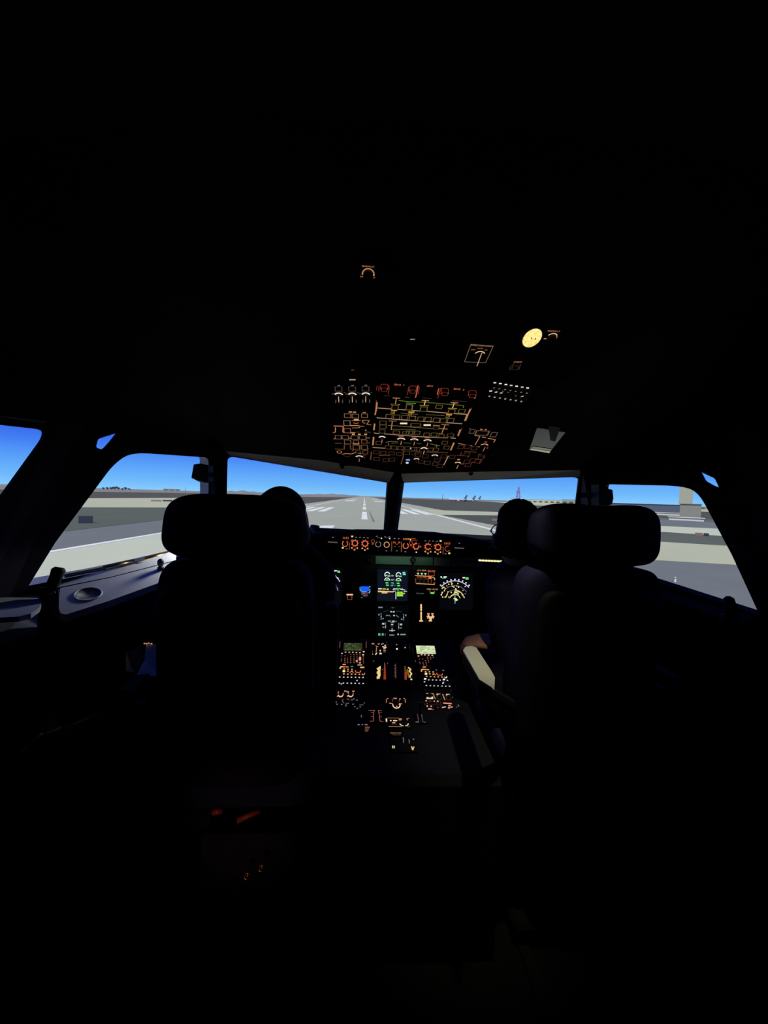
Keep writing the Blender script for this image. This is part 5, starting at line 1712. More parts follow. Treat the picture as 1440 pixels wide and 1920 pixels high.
# loudspeaker-like audio control unit with rows of lit dots
f = unit('audio_control_unit', 'audio control unit with four rows of white dots right of overhead panel', 'control panel', OF, 911, 714, 997, 759, t=.012)
y5 = lambda x, y: (900 + x / 9, 600 + y / 9)
for i, (x, y) in enumerate(((250, 1053), (343, 1067), (437, 1083), (525, 1098), (618, 1112), (711, 1127), (803, 1142))):
    f.fill(glow((250, 232, 220)) if i not in (3, 5) else DOTW, *y5(x, y), 5, 2.2)
for x, y in ((235, 1147), (325, 1160), (420, 1175), (510, 1190), (600, 1206), (692, 1218), (785, 1233), (158, 1282), (246, 1298), (335, 1312), (425, 1326), (515, 1340), (604, 1354), (696, 1370), (222, 1183), (596, 1282)):
    f.dot(glow((156, 150, 152)), *y5(x, y), 2.0)
for x, y in ((178, 1194), (268, 1210), (355, 1223), (710, 1279)):
    f.fill(glow((240, 215, 190)), *y5(x, y), 4.6, 2.2)
for x, y in ((370, 1195), (460, 1212)):
    f.line(AM, [y5(x - 28, y - 4), y5(x + 28, y + 4)], 1.3)
f.flush('lit_legend')
for i in range(7):
    for j in range(3):
        button(f, *y5(285 + i * 90 - j * 38, 1090 + i * 15 + j * 72), 7, 4.4, glow((20, 20, 22)), 'key', .006)

# ------------------------------------------------------------------ dome lamp with its spot of light
LP = CF.O + CF.u * CF.at(995, 630).x + CF.v * CF.at(995, 630).y
lamp = thing('dome_lamp', LP, 'round glowing amber dome lamp on the ceiling', 'lamp')
_c = (CAM - LP).normalized()
_dn = (RT * .57 - UP * .82)
_dn = (_dn - _c * _dn.dot(_c)).normalized()
aim = (_c * .76 + _dn * .65).normalized()
Mz = aim.to_track_quat('Z', 'Y').to_matrix().to_4x4()
lr = 18.2 * (LP - CAM).dot(FW) / FPX
LM = bpy.data.materials.new('lamp_lens_glow')
LM.use_nodes = True
n_ = LM.node_tree
n_.nodes.clear()
em = n_.nodes.new('ShaderNodeEmission')
no = n_.nodes.new('ShaderNodeTexNoise')
no.inputs['Scale'].default_value = 160
rm = n_.nodes.new('ShaderNodeValToRGB')
rm.color_ramp.elements[0].position = .3
rm.color_ramp.elements[0].color = (*lin(236, 196, 92), 1)
rm.color_ramp.elements[1].position = .62
rm.color_ramp.elements[1].color = (*lin(255, 240, 160), 1)
tcn = n_.nodes.new('ShaderNodeTexCoord')
ou = n_.nodes.new('ShaderNodeOutputMaterial')
n_.links.new(tcn.outputs['Object'], no.inputs['Vector'])
n_.links.new(no.outputs['Fac'], rm.inputs[0])
n_.links.new(rm.outputs[0], em.inputs[0])
em.inputs[1].default_value = 1.12
n_.links.new(em.outputs[0], ou.inputs[0])
lens = MB().m(LM).lathe([(lr, .010), (lr * .8, .013), (lr * .4, .015), (0, .016)], Mz, 32).build('lens', lamp, smooth=True)
MB().m(pm('lamp_bezel_metal', (120, 90, 60), .4, metal=.7)).lathe([(lr * 1.25, -.012), (lr * 1.22, .002), (lr * 1.08, .010), (lr * 1.0, .010), (lr * 1.0, 0)], Mz, 32).build('bezel', lamp, smooth=True)
for a in (-.22, .22):
    MB().m(SIGNB).lathe([(.0018, .0155), (.0014, .0165), (0, .017)], Mz @ Matrix.Translation((a * lr, .1 * lr, 0)), 8).build('lens_screw', lens)
spd = bpy.data.lights.new('lamp_beam', 'SPOT')
spd.energy = 13.5
spd.color = (1, .93, .68)
spd.spot_size = R(31)
spd.spot_blend = 1
spd.shadow_soft_size = .012
spo = bpy.data.objects.new('lamp_beam', spd)
COL.objects.link(spo)
spo.parent = lamp
spo.location = aim * .03
ARMPT = Vector((.225, 1.14, .855))
spo.rotation_euler = (ARMPT - LP - aim * .03).to_track_quat('-Z', 'Y').to_euler()

# ================================================================== pilot seats
def seat(name, label, hx, hy, hz, hw, hh, dip, armc, taper=.02, bw=.21):
    """hx, hy, hz = centre of the headrest"""
    t = thing(name, (hx, hy, 0), label, 'seat', 'pilot seats')
    def hf(q):
        k = q.x / hw
        q = q.copy()
        if q.z > 0:
            q.z -= dip * math.exp(-(k * 2.2) ** 2)
        else:
            q.z += .004 * math.exp(-((k - .55) * 6) ** 2)
        q.y += .035 * k * k
        q.x *= 1 - taper * (q.z / hh)
        return q
    hr_ = MB().m(SEATF).blob((0, 0, hz), (hw, .055, hh), (.56, .38), n=(44, 28), fn=hf).build('headrest', t, smooth=True)
    for sx in (-.055, .055):
        MB().m(STEEL).tube([(sx, .01, hz - hh + .02), (sx, .015, hz - hh - .05)], .007, 8).build('post', hr_, smooth=True)
    zt_ = hz - hh - .004
    zb_ = .60
    bz = (zt_ + zb_) / 2
    def bf(q):
        q = q.copy()
        u_ = (q.z) / ((zt_ - zb_) / 2)
        q.y += .03 * (1 - u_) * .5 + .016 * (q.x / .2) ** 2
        if u_ > .6:
            q.x *= 1 - .10 * (u_ - .6)
        return q
    MB().m(SEATF).blob((0, .035, bz), (bw, .06, (zt_ - zb_) / 2), (.24, .3), n=(36, 32), fn=bf).build('backrest', t, smooth=True)
    MB().m(SEATB).blob((0, -.02, bz - .02), (.172, .03, (zt_ - zb_) / 2 * .86), (.2, .25), n=(30, 18), fn=bf).build('back_shell', t, smooth=True)
    MB().m(SEATF).blob((0, .30, .56), (.22, .25, .065), (.3, .3), n=(32, 14)).build('seat_cushion', t, smooth=True)
    MB().m(SEATB).bevbox((0, .27, .47), (.40, .44, .06), .015).build('seat_pan', t)
    MB().m(SEATB).bevbox((0, .27, .26), (.20, .26, .40), .02).build('pedestal', t)
    MB().m(SEATB).bevbox((0, .27, .035), (.34, .46, .07), .012).build('base', t)
    for sx in (-.14, .14):
        MB().m(SEATB).bevbox((sx, .27, .006), (.035, .8, .012), .002).build('floor_rail', t)
    for sx in (-1, 1):
        inb = (sx > 0) == (hx < 0)
        if inb and armc is None:          # inboard armrest of the left seat, folded up beside the backrest
            a = MB().m(SEATB).bevbox((sx * .236, .06, .93), (.042, .05, .27), .008).build('armrest', t)
            MB().m(SEATB).tube([(sx * .18, .05, .80), (sx * .222, .06, .80)], .016, 8).build('bracket', a)
        elif inb:                         # lowered, its pale pad lit by the dome lamp
            z = armc[0]
            q = [atZ(x_, y_, z) - t.location for x_, y_ in armc[1]]
            a = MB().m(ARM).prism(q, (0, 0, -.008)).build('armrest', t, label='pale lit armrest pad')
            lo = [Vector((p_.x, p_.y, p_.z - .009)) for p_ in q]
            MB().m(SEATB).prism(lo, (0, 0, -.035)).build('arm_body', a)
            c_ = q[-1] * .5 + q[-2] * .5
            MB().m(SEATB).tube([c_ + Vector((.01, .02, -.03)), Vector((sx * .2, .05, .74))], .018, 8).build('bracket', a)
        else:
            x, w, z = sx * .272, .044, .845
            a = MB().m(SEATB).bevbox((x, .16, z - .02), (w, .28, .04), .008).build('armrest', t)
            MB().m(SEATB).tube([(x * .86, .03, z - .03), (x * .8, .04, z - .22)], .018, 8).build('bracket', a)
    for sx in (-.085, .085):
        b = MB().m(pm('dark_harness_web', (34, 34, 40), .9, scale=400, var=.3, spec=.05))
        b.add([(sx - .02, .09, zt_ - .02), (sx + .02, .09, zt_ - .02), (sx + .02, .085, zt_ + .005), (sx - .02, .085, zt_ + .005), (sx - .02, -.03, zt_ + .004), (sx + .02, -.03, zt_ + .004), (sx + .02, -.035, zt_ - .12), (sx - .02, -.035, zt_ - .12)],
              [(0, 1, 2, 3), (3, 2, 5, 4), (4, 5, 6, 7)])
        b.build('shoulder_strap', t)
    return t
hL = atY(437, 988, .95)
sL = seat('pilot_seat', 'left pilot seat with wide dark navy headrest', hL.x, hL.y, hL.z, .170, .080, .0, None, .055, .192)
hR = atY(1124, 1003, 1.04)
sR = seat('pilot_seat', 'right pilot seat with dipped navy headrest and pale lit armrest', hR.x, hR.y, hR.z, .180, .091, .010, (.855, [(868, 1219), (873, 1212.5), (884, 1211), (893, 1214), (922, 1259), (928, 1270), (927, 1294), (921, 1288), (899, 1274)]))
# red metal handle and brass bolts on the back of the left seat, catching the light
def glint(nm, a, c, r_, m, lab=None):
    o = MB().m(m).tube([a - sL.location, (a + c) / 2 - sL.location + Vector((0, -.004, .004)), c - sL.location], r_, 10).build(nm, sL, smooth=True)
    if lab:
        o['label'] = lab
glint('release_handle', atY(445, 1539, .88), atY(487, 1520, .90), .006, REDM, 'red metal release handle')
glint('release_lever', atY(400, 1523, .88), atY(416, 1520, .885), .007, REDM, 'red tipped lever')
for x, y in ((490, 1628), (463, 1643)):
    c = atY(x, y, .86) - sL.location
    M_ = Matrix.Translation(c) @ (CAM - atY(x, y, .86)).to_track_quat('Z', 'Y').to_matrix().to_4x4()
    MB().m(BRASS).lathe([(.0035, 0), (.0035, .004), (.007, .004), (.0075, 0), (.007, -.004)], M_, 14).build('bolt', sL, smooth=True)
MB().m(SEATB).bevbox((.06, -.02, .30), (.24, .05, .44), .012).build('lower_back_cover', sL)

# ================================================================== left side: ledge, cup holder, handle, rail
zl = 1.075
LEDG = pm('pale_grey_ledge_enamel', (206, 210, 216), .45, scale=80, var=.05, spec=.4)
LPL = Plane((-.98, 1.325, 1.092), (-.98, 2.325, 1.092 + .34), (.02, 1.325, 1.092 - .22))
ldg = thing('side_ledge', LPL.at(200, 1110), 'pale grey ledge with round cup holder under the left side window', 'ledge')
b = MB().m(LEDG)
LO = ldg.location
def lp(x, y, dz=0):
    return LPL.at(x, y) - LO + Vector((0, 0, dz))
# outer strip next to the window and inner strip, a fine gap between them
PXW = [(56, 1089), (108, 1077), (210, 1056), (330, 1031)]
win = [PSL.at(62, 1088), PSL.at(108, 1077), PSL.at(210, 1057), PSL.at(330, 1034)]
seam = [(60, 1102), (110, 1101), (210, 1081), (330, 1050)]
ou_ = []
for p_, s_ in zip(win, seam):
    q = lp(*s_)
    ou_.append((LPL.at(*PXW[len(ou_)]) - LO, q))
b.add([v for pr in ou_ for v in pr], [(2 * i, 2 * i + 1, 2 * i + 3, 2 * i + 2) for i in range(3)])
b.build('outer_strip', ldg)
# inner strip with a hole for the cup holder
hc = lp(165, 1114.5)
hr = .031
lu = Vector((1, 0, -.22)).normalized()
lv = LPL.n.cross(lu)
LF = Matrix(((lu.x, lv.x, LPL.n.x, hc.x), (lu.y, lv.y, LPL.n.y, hc.y), (lu.z, lv.z, LPL.n.z, hc.z), (0, 0, 0, 1)))
bm = bmesh.new()
outer = [lp(113, 1102.5), lp(210, 1082.5), lp(330, 1051.5), lp(330, 1082), lp(300, 1092), lp(200, 1128), lp(124, 1152), lp(114, 1150), lp(110, 1140), lp(111, 1115)]
N_ = 24
holep = [LF @ Vector((hr * math.cos(2 * math.pi * i / N_), hr * math.sin(2 * math.pi * i / N_), 0)) for i in range(N_)]
ed = []
for loop in (outer, holep):
    vs = [bm.verts.new(p) for p in loop]
    ed += [bm.edges.new((vs[i], vs[(i + 1) % len(vs)])) for i in range(len(vs))]
bmesh.ops.triangle_fill(bm, use_beauty=True, edges=ed, normal=LPL.n)
be = [e_ for e_ in bm.edges if e_.is_boundary and all((v.co - hc).length > hr * 1.1 for v in e_.verts)]
r_ = bmesh.ops.extrude_edge_only(bm, edges=be)
bmesh.ops.translate(bm, verts=[v for v in r_['geom'] if isinstance(v, bmesh.types.BMVert)], vec=(0, 0, -.02))
me = bpy.data.meshes.new('ledge_top')
bm.to_mesh(me)
bm.free()
me.materials.append(LEDG)
link('ledge_top', me, ldg)
cupm = pm('cup_holder_liner', (38, 40, 46), .6, scale=50)
cup_ = MB().m(cupm).lathe([(hr, 0), (hr * .97, -.075), (0, -.075)], LF, N_).build('cup_holder', ldg, smooth=False)
MB().m(LEDG).lathe([(hr * .99, -.004), (hr * 1.0, .003), (hr * 1.06, .0035), (hr * 1.14, .0)], LF, 28).build('cup_rim', cup_, smooth=True)
# console carcass below the ledge
b = MB().m(SHELL)
top = [lp(60, 1102, -.021), lp(330, 1050, -.021), lp(300, 1092, -.021), lp(118, 1150, -.021)]
b.prism(top, (0, 0, -.30))
b.build('carcass', ldg)
# rounded shelf further aft at the left frame edge
sh_ = thing('aft_shelf', atZ(20, 1140, 1.05), 'rounded dim grey shelf at the left frame edge', 'shelf')
so = sh_.location
pts = [atZ(-120, 1122, 1.05), atZ(20, 1120, 1.05), atZ(72, 1121, 1.05), atZ(79, 1127, 1.05), atZ(74, 1139, 1.05), atZ(58, 1150, 1.05), atZ(35, 1156, 1.05), atZ(0, 1158, 1.05), atZ(-120, 1160, 1.05)]
MB().m(LEDG).prism([p - so for p in pts], (0, 0, -.012)).build('shelf_top', sh_)
pts = [atZ(-120, 1170, 1.0), atZ(30, 1166, 1.0), atZ(62, 1152, 1.0), atZ(73, 1150, 1.0), atZ(72, 1178, .985), atZ(70, 1188, .98), atZ(0, 1206, .98), atZ(-120, 1236, .98)]
MB().m(pm('dim_grey_enamel', (128, 132, 142), .6, scale=60, var=.1)).prism([p - so for p in pts], (0, 0, -.02)).build('lower_tray', sh_)
# sliding window handle, black, upright
hd = thing('window_handle', LPL.at(98, 1106), 'black upright crank handle at rear end of left window ledge', 'handle')
ho = hd.location
ht = atY(112, 1064, 1.085) - ho
hb = atY(96, 1104, 1.07) - ho
MB().m(BLACK).tube([hb + Vector((0, 0, -.02)), hb, hb.lerp(ht, .55), ht - (ht - hb) * .12, ht], [.017, .015, .0145, .0165, .011], 12).build('grip', hd, smooth=True)
MB().m(BLACK).tube([atY(52, 1112, 1.06) - ho, atY(75, 1110, 1.065) - ho, hb + Vector((0, 0, -.01))], [.010, .012, .016], 10).build('crank_arm', hd, smooth=True)
MB().m(BLACK).prism([atY(78, 1104, 1.07) - ho, atY(109, 1102, 1.06) - ho, atY(112, 1200, 1.0) - ho, atY(74, 1200, 1.0) - ho], (-.012, .006, 0)).build('mount_plate', hd)
c = atY(100, 1112, 1.05) - ho
MB().m(STEEL).blob(c, (.006, .006, .006), (1, 1), n=(12, 8)).build('pivot_bolt', hd, smooth=True)
c = atY(94, 1113, 1.05) - ho
MB().m(STEEL).blob(c, (.004, .004, .004), (1, 1), n=(12, 8)).build('pivot_bolt', hd, smooth=True)
# slide rail along the foot of the left window
rl = thing('slide_rail', PSL.at(255, 1049), 'thin slide rail of brass and black along foot of left window', 'rail')
ro_ = rl.location
def wr(x, y, dd=.012):
    return PSL.at(x, y) + PSL.n * dd - ro_
MB().m(BLACK).tube([wr(118, 1078), wr(190, 1064), wr(192, 1063.5)], .0058, 8).build('black_sleeve', rl)
MB().m(BRASS).tube([wr(190, 1063.5), wr(246, 1051)], .0032, 10).build('brass_tube', rl, smooth=True)
MB().m(BRASS).tube([wr(264, 1047.5), wr(311, 1035.5)], .0042, 10).build('brass_tube', rl, smooth=True)
MB().m(BLACK).tube([wr(190, 1061, .009), wr(330, 1029, .009)], .0026, 6).build('guide_strip', rl)
MB().m(BLACK).tube([wr(190, 1066.5, .016), wr(330, 1036, .016)], .0018, 6).build('guide_strip', rl)
ax = (wr(264, 1047) - wr(246, 1051)).normalized()
b = MB().m(STEEL)
Mq = ax.to_track_quat('X', 'Z').to_matrix()
b.bevbox(wr(255, 1047), (.038, .012, .009), .002, Mq)
b.bevbox(wr(257, 1052.5, .02), (.032, .010, .006), .002, Mq)
b.build('clamp', rl)
MB().m(BLACK).bevbox(wr(257, 1055.5, .022), (.034, .010, .006), .002, Mq).build('clamp_pad', rl)
MB().m(STEEL).tube([wr(309, 1036), wr(315, 1034.6)], .005, 10).build('end_cap', rl)
# added fill lamp on the left window post, hidden by the headrest, brightens the ledge
ct = thing('ledge_fill_lamp', (-.775, 1.53, 1.235), 'small added fill lamp on left window post hidden behind the left headrest', 'lamp')
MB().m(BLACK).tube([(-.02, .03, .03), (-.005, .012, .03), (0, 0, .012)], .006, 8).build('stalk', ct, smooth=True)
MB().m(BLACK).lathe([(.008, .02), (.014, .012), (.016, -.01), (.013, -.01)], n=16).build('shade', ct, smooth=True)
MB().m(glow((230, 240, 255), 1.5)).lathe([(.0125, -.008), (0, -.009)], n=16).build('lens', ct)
cld = bpy.data.lights.new('ledge_fill_beam', 'SPOT')
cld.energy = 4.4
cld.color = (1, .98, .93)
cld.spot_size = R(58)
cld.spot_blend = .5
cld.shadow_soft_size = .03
clo = bpy.data.objects.new('ledge_fill_beam', cld)
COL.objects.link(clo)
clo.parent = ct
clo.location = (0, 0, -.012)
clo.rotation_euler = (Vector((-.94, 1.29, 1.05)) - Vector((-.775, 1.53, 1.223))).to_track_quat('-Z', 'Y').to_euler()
# black ball knob where the ledge meets the left seat
kb_ = thing('ledge_knob', LPL.at(301, 1068) + Vector((0, 0, .012)), 'small grey black knob on the ledge beside left seat back', 'knob')
MB().m(pm('grey_knob_rubber', (70, 74, 84), .5, scale=60)).blob((0, 0, .012), (.010, .010, .014), (.8, .8), n=(16, 12)).build('ball', kb_, smooth=True)
MB().m(BLACK).lathe([(.010, -.014), (.010, -.004), (.006, 0)], n=14).build('collar', kb_)
# pillar boxes either side (small black housings on the window posts)
def pillar_box(label, pts, Y, dpt):
    w3_ = [atY(x, y, Y) for x, y in pts]
    c = sum(w3_, Vector()) / len(w3_)
    t = thing('pillar_box', c, label, 'box', 'black boxes on the window posts')
    b = MB().m(BLACK)
    inner = [p - c for p in w3_]
    n_ = len(inner)
    front = [p * .84 + Vector((0, -.012, 0)) for p in inner]
    mid = [p + Vector((0, -.004, 0)) for p in inner]
    back = [p * .96 + Vector((0, dpt, 0)) for p in inner]
    vs = front + mid + back
    b.add(vs, [tuple(range(n_))] + [(i, (i + 1) % n_, n_ + (i + 1) % n_, n_ + i) for i in range(n_)] + [(n_ + i, n_ + (i + 1) % n_, 2 * n_ + (i + 1) % n_, 2 * n_ + i) for i in range(n_)] + [tuple(range(2 * n_, 3 * n_))])
    b.build('housing', t)
    MB().m(BLACK).tube([Vector((0, dpt * .5, 0)), Vector((math.copysign(.06, -c.x), dpt + .03, 0))], .010, 8).build('bracket', t)
    return t
pillar_box('small black box on the left window post above the left headrest', [(364, 871), (376, 869), (391, 872), (391, 902), (384, 905), (373, 903), (359.5, 896)], 1.47, .05)
pillar_box('small black box on the right window post above the right headrest', [(1122, 908), (1131, 908), (1136, 916), (1146.5, 918), (1148.5, 935), (1146, 946), (1138, 950), (1122, 950)], 1.47, .05)
# right window handle stub
t = thing('window_handle', atY(1368, 1150, 1.12), 'black handle stub at rear foot of right side window', 'handle')
o_ = t.location
MB().m(BLACK).tube([atY(1370, 1160, 1.12) - o_, atY(1370, 1140, 1.12) - o_, atY(1366, 1123, 1.12) - o_, atY(1365, 1119, 1.12) - o_], [.017, .0165, .014, .007], 12).build('grip', t, smooth=True)
MB().m(BLACK).lathe([(.024, -.03), (.024, -.012), (.018, -.005)], n=16).build('base', t)
# right ledge, black against the window
b = MB().m(pm('black_ledge_trim', (14, 14, 16), .9, scale=60, spec=.05))
t = thing('right_ledge', PSR.at(1330, 1125), 'dark ledge along the foot of the right side window', 'ledge')
o_ = t.location
ins = [PSR.at(1120, 1058), PSR.at(1250, 1103), PSR.at(1430, 1157)]
b.add([p - o_ + Vector((0, 0, -.002)) for p in ins] + [p - o_ + Vector((-.10, -.03, -.012)) for p in ins] + [p - o_ + Vector((-.10, -.03, -.3)) for p in ins],
      [(0, 1, 4, 3), (1, 2, 5, 4), (3, 4, 7, 6), (4, 5, 8, 7)])
b.build('ledge_top', t)
# pale box on the side console by the left seat, with a lit legend
bx = thing('console_box', atY(278, 1238, 1.12), 'blue grey box with small amber legend beside left seat back', 'box')
o_ = bx.location
BXM = pm('blue_grey_enamel', (196, 206, 222), .55, scale=60, var=.08)
fr = [atY(274, 1210, 1.15) - o_, atY(306, 1205, 1.15) - o_, atY(306, 1269, 1.06) - o_, atY(256, 1265, 1.06) - o_, atY(271, 1238, 1.11) - o_]
MB().m(BXM).prism(fr, (0, .10, -.03)).build('body', bx)
dk = [atY(236, 1222, 1.13) - o_, atY(273, 1212, 1.145) - o_, atY(270, 1240, 1.105) - o_, atY(250, 1262, 1.07) - o_, atY(236, 1258, 1.07) - o_]
MB().m(BLACK).prism(dk, (0, .08, -.03)).build('dark_panel', bx)
b = MB().m(AM)
for x in (271, 275, 279, 284):
    c = atY(x, 1206 + (x % 3) * .5, 1.15) - o_
    b.box(c, (.004, .002, .003))
b.build('lit_legend', bx, kind='stuff')
MB().m(STEEL).blob(atY(249.5, 1261, 1.06) - o_, (.004, .004, .004), (1, 1), n=(10, 8)).build('screw', bx, smooth=True)
# low side console running aft along the left wall
sc_ = thing('side_console', (-.98, .75, 0), 'long low dark console with grey edge along the left wall', 'console')
o_ = sc_.location
p_in = [atZ(0, 1446, .62), atZ(100, 1358, .62), atZ(180, 1288, .62)]
d_ = (p_in[2] - p_in[0]).normalized()
p_in = [p_in[0] - d_ * .3] + p_in + [p_in[2] + d_ * .12]
b = MB().m(pm('dark_console_paint', (36, 38, 44), .6, scale=50, var=.2))
vs = []
for p in p_in:
    vs += [p - o_, Vector((-1.06 + .22 * max(0, p.y - .8), p.y + .04, .62)) - o_, Vector((p.x, p.y, .02)) - o_]
b.add(vs, [(3 * i, 3 * i + 3, 3 * i + 4, 3 * i + 1) for i in range(4)] + [(3 * i, 3 * i + 2, 3 * i + 5, 3 * i + 3) for i in range(4)])
b.build('console_top', sc_)
MB().m(pm('grey_edge_trim', (150, 152, 158), .4, metal=.5, scale=60)).tube([p - o_ + Vector((0, 0, .002)) for p in p_in], .0035, 8).build('edge_trim', sc_, smooth=True)
c = atZ(80, 1305, .66)
MB().m(pm('folded_grey_cloth', (96, 96, 96), .9, scale=60, bump=.4)).blob(c - o_, (.07, .06, .035), (.7, .8), n=(20, 12), fn=lambda q: q + Vector((0, 0, .01 * math.sin(30 * q.x)))).build('padded_cover', sc_, smooth=True)
MB().m(STEEL).tube([atZ(62, 1522, .55) - o_, atZ(82, 1500, .55) - o_], .003, 8).build('latch', sc_, smooth=True)

# ================================================================== glossy stowed visor over the right windshield
vz = 1.562
vs = [(993, 842), (1030, 848.5), (1060, 811), (1007, 802)]
VY = 1.2
vc = atY(1026, 825, VY)
vis = thing('sun_visor', vc, 'glossy stowed sun visor mirroring the outside above right windshield', 'visor')
VPL = Plane(vc, vc + Vector((1, 0, -.02)), vc + Vector((0, 1, -.09)))
VG = pm('glossy_smoked_visor', (16, 16, 16), .05, scale=5, var=.05, spec=.08)
pts = [VPL.at(*p) - vc for p in vs]
MB().m(VG).prism(pts, (0, 0, .004)).build('visor_sheet', vis)
MB().m(BLACK).tube([pts[3] + Vector((0, 0, .006)), pts[2] + Vector((0, 0, .006))], .006, 8).build('hinge_bar', vis)
VB = pm('pale_reflection_strip', (236, 226, 210), .06, metal=1, scale=30, var=.06)  # pale reflection along the visor's lower edge, made as an added strip
VGN = pm('green_reflection_strip', (120, 150, 60), .1, metal=1, scale=30, var=.1)  # green line of that reflection, tinted into a second added strip
for nm_, mt_, qd in (('pale_reflection', VB, [(992.5, 842.4), (1030, 848.9), (1032, 845.5), (996, 840)]), ('green_reflection', VGN, [(996.5, 839.4), (1032.6, 844.5), (1034.5, 841.5), (1000, 836.4)])):
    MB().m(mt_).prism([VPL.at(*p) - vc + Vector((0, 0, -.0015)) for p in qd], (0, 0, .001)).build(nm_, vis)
q = [VPL.at(1028, 796) - vc, VPL.at(1051, 800) - vc, VPL.at(1041, 826) - vc, VPL.at(1032, 824) - vc]
MB().m(BLACK).prism([p + Vector((0, 0, -.003)) for p in q], (0, 0, .003)).build('pull_tab', vis)
# small clips hanging under the header trim
for x, y, lab in ((641, 873, 'tiny dark clip under header trim left of the centre post'), (883, 886, 'tiny dark clip under header trim right of the centre post')):
    c = atY(x, y, 1.58)
    t = thing('visor_clip', c, lab, 'clip')
    MB().m(BLACK).prism([(-.015, 0, .012), (.015, 0, .012), (.006, 0, -.012), (-.004, 0, -.012)], (0, .015, 0)).build('clip', t)
# ================================================================== people
SKIN = pm('skin', (176, 128, 100), .6, scale=90, var=.1, bump=.1, spec=.2)
HAIRD = pm('short_dark_hair', (26, 24, 28), .8, scale=400, var=.4, bump=.6, spec=.1)
SHIRT = pm('dark_navy_shirt', (34, 34, 58), .95, scale=300, var=.2, bump=.3, spec=.05)
TROU = pm('dark_trousers', (26, 26, 34), .95, scale=300, var=.2, bump=.3, spec=.05)
LEATH = pm('black_shoe_leather', (18, 18, 18), .4, scale=100)
GLASSF = pm('black_spectacle_frame', (14, 14, 16), .3, scale=100)
def remeshed(mb, name, vox, mat, parent, sm=2):
    me = mb.mesh(name)
    o = link(name, me)
    m = o.modifiers.new('r', 'REMESH')
    m.mode = 'VOXEL'
    m.voxel_size = vox
    m2 = o.modifiers.new('s', 'SMOOTH')
    m2.iterations = sm
    m2.factor = .5
    me2 = bpy.data.meshes.new_from_object(o.evaluated_get(bpy.context.evaluated_depsgraph_get()))
    me2.name = name
    bpy.data.objects.remove(o)
    bpy.data.meshes.remove(me)
    me2.materials.clear()
    me2.materials.append(mat)
    me2.polygons.foreach_set('use_smooth', [True] * len(me2.polygons))
    return link(name, me2, parent)
def capsule(b, p, q, r0, r1, n=14):
    p, q = Vector(p), Vector(q)
    t = (q - p).normalized()
    pts, rs = [], []
    for k in range(4, 0, -1):
        a = math.pi / 2 * k / 4.2
        pts.append(p - t * r0 * math.sin(a))
        rs.append(r0 * math.cos(a))
    for k in range(5):
        pts.append(p.lerp(q, k / 4))
        rs.append(r0 + (r1 - r0) * k / 4)
    for k in range(1, 5):
        a = math.pi / 2 * k / 4.2
        pts.append(q + t * r1 * math.sin(a))
        rs.append(r1 * math.cos(a))
    b.tube(pts, rs, n)
def head_fn(q0):
    """unit direction -> point on a head whose centre is at the origin, face towards +Y"""
    d = q0.normalized()
    x, y, z = d
    p = Vector((x * .074, y * .095, z * .115))
    if z < 0:
        p.x *= 1 - .26 * (-z) ** 1.6
        if y < 0:
            p.y *= 1 - .38 * (-z) ** 1.2
    g = lambda cx, cz, s, sy=0: math.exp(-((x - cx) ** 2 + (z - cz) ** 2) / s ** 2) if y > sy else 0
    p.y += .024 * math.exp(-(x / .13) ** 2 - ((z + .22) / .2) ** 2) * (y > 0)          # nose
    p.y += .010 * math.exp(-(x / .10) ** 2 - ((z - .0) / .2) ** 2) * (y > 0)           # bridge
    p.y -= .009 * (g(.34, .06, .17) + g(-.34, .06, .17))                              # eye sockets
    p.y += .005 * (g(.36, .24, .22) + g(-.36, .24, .22))                              # brow
    p.y += .005 * math.exp(-(x / .26) ** 2 - ((z + .52) / .06) ** 2) * (y > 0)         # upper lip
    p.y += .005 * math.exp(-(x / .22) ** 2 - ((z + .64) / .06) ** 2) * (y > 0)         # lower lip
    p.y -= .004 * math.exp(-(x / .25) ** 2 - ((z + .58) / .03) ** 2) * (y > 0)
    p.y += .008 * math.exp(-(x / .25) ** 2 - ((z + .85) / .15) ** 2) * (y > 0)         # chin
    return p
def hand(b, wrist, fwd, nrm, side, curl, k=1.0):
    """palm and five fingers; fwd = wrist to knuckles, nrm = back of the hand, side = towards the thumb"""
    fwd, nrm = fwd.normalized(), nrm.normalized()
    side = side.normalized()
    for s_ in (-.024, -.008, .008, .024):
        capsule(b, wrist + side * s_ * .8 * k, wrist + (fwd * .082 + side * s_ * 1.15) * k, .0135 * k, .011 * k, 10)
    ln = [(.027, .040, .026, .020), (.009, .045, .029, .022), (-.010, .041, .027, .021), (-.027, .032, .021, .018)]
    for s_, l1, l2, l3 in ln:
        p = wrist + (fwd * .086 + side * s_) * k
        a = 0
        rr = .0092
        for l, da in ((l1, curl * .8), (l2, curl * 1.1), (l3, curl * .7)):
            a += da
            d = fwd * math.cos(a) - nrm * math.sin(a)
            q = p + d * l * k
            capsule(b, p, q, rr * k, (rr - .0008) * k, 10)
            p = q
            rr -= .0008
    p = wrist + (fwd * .022 + side * .024) * k
    q = p + (fwd * .028 + side * .026 - nrm * .010) * k
    capsule(b, p, q, .0125 * k, .0105 * k, 10)
    r_ = q + (fwd * .030 + side * .006 - nrm * .010) * k
    capsule(b, q, r_, .0102 * k, .0092 * k, 10)
    capsule(b, r_, r_ + (fwd * .022 - side * .004 - nrm * .010) * k, .009 * k, .0078 * k, 10)
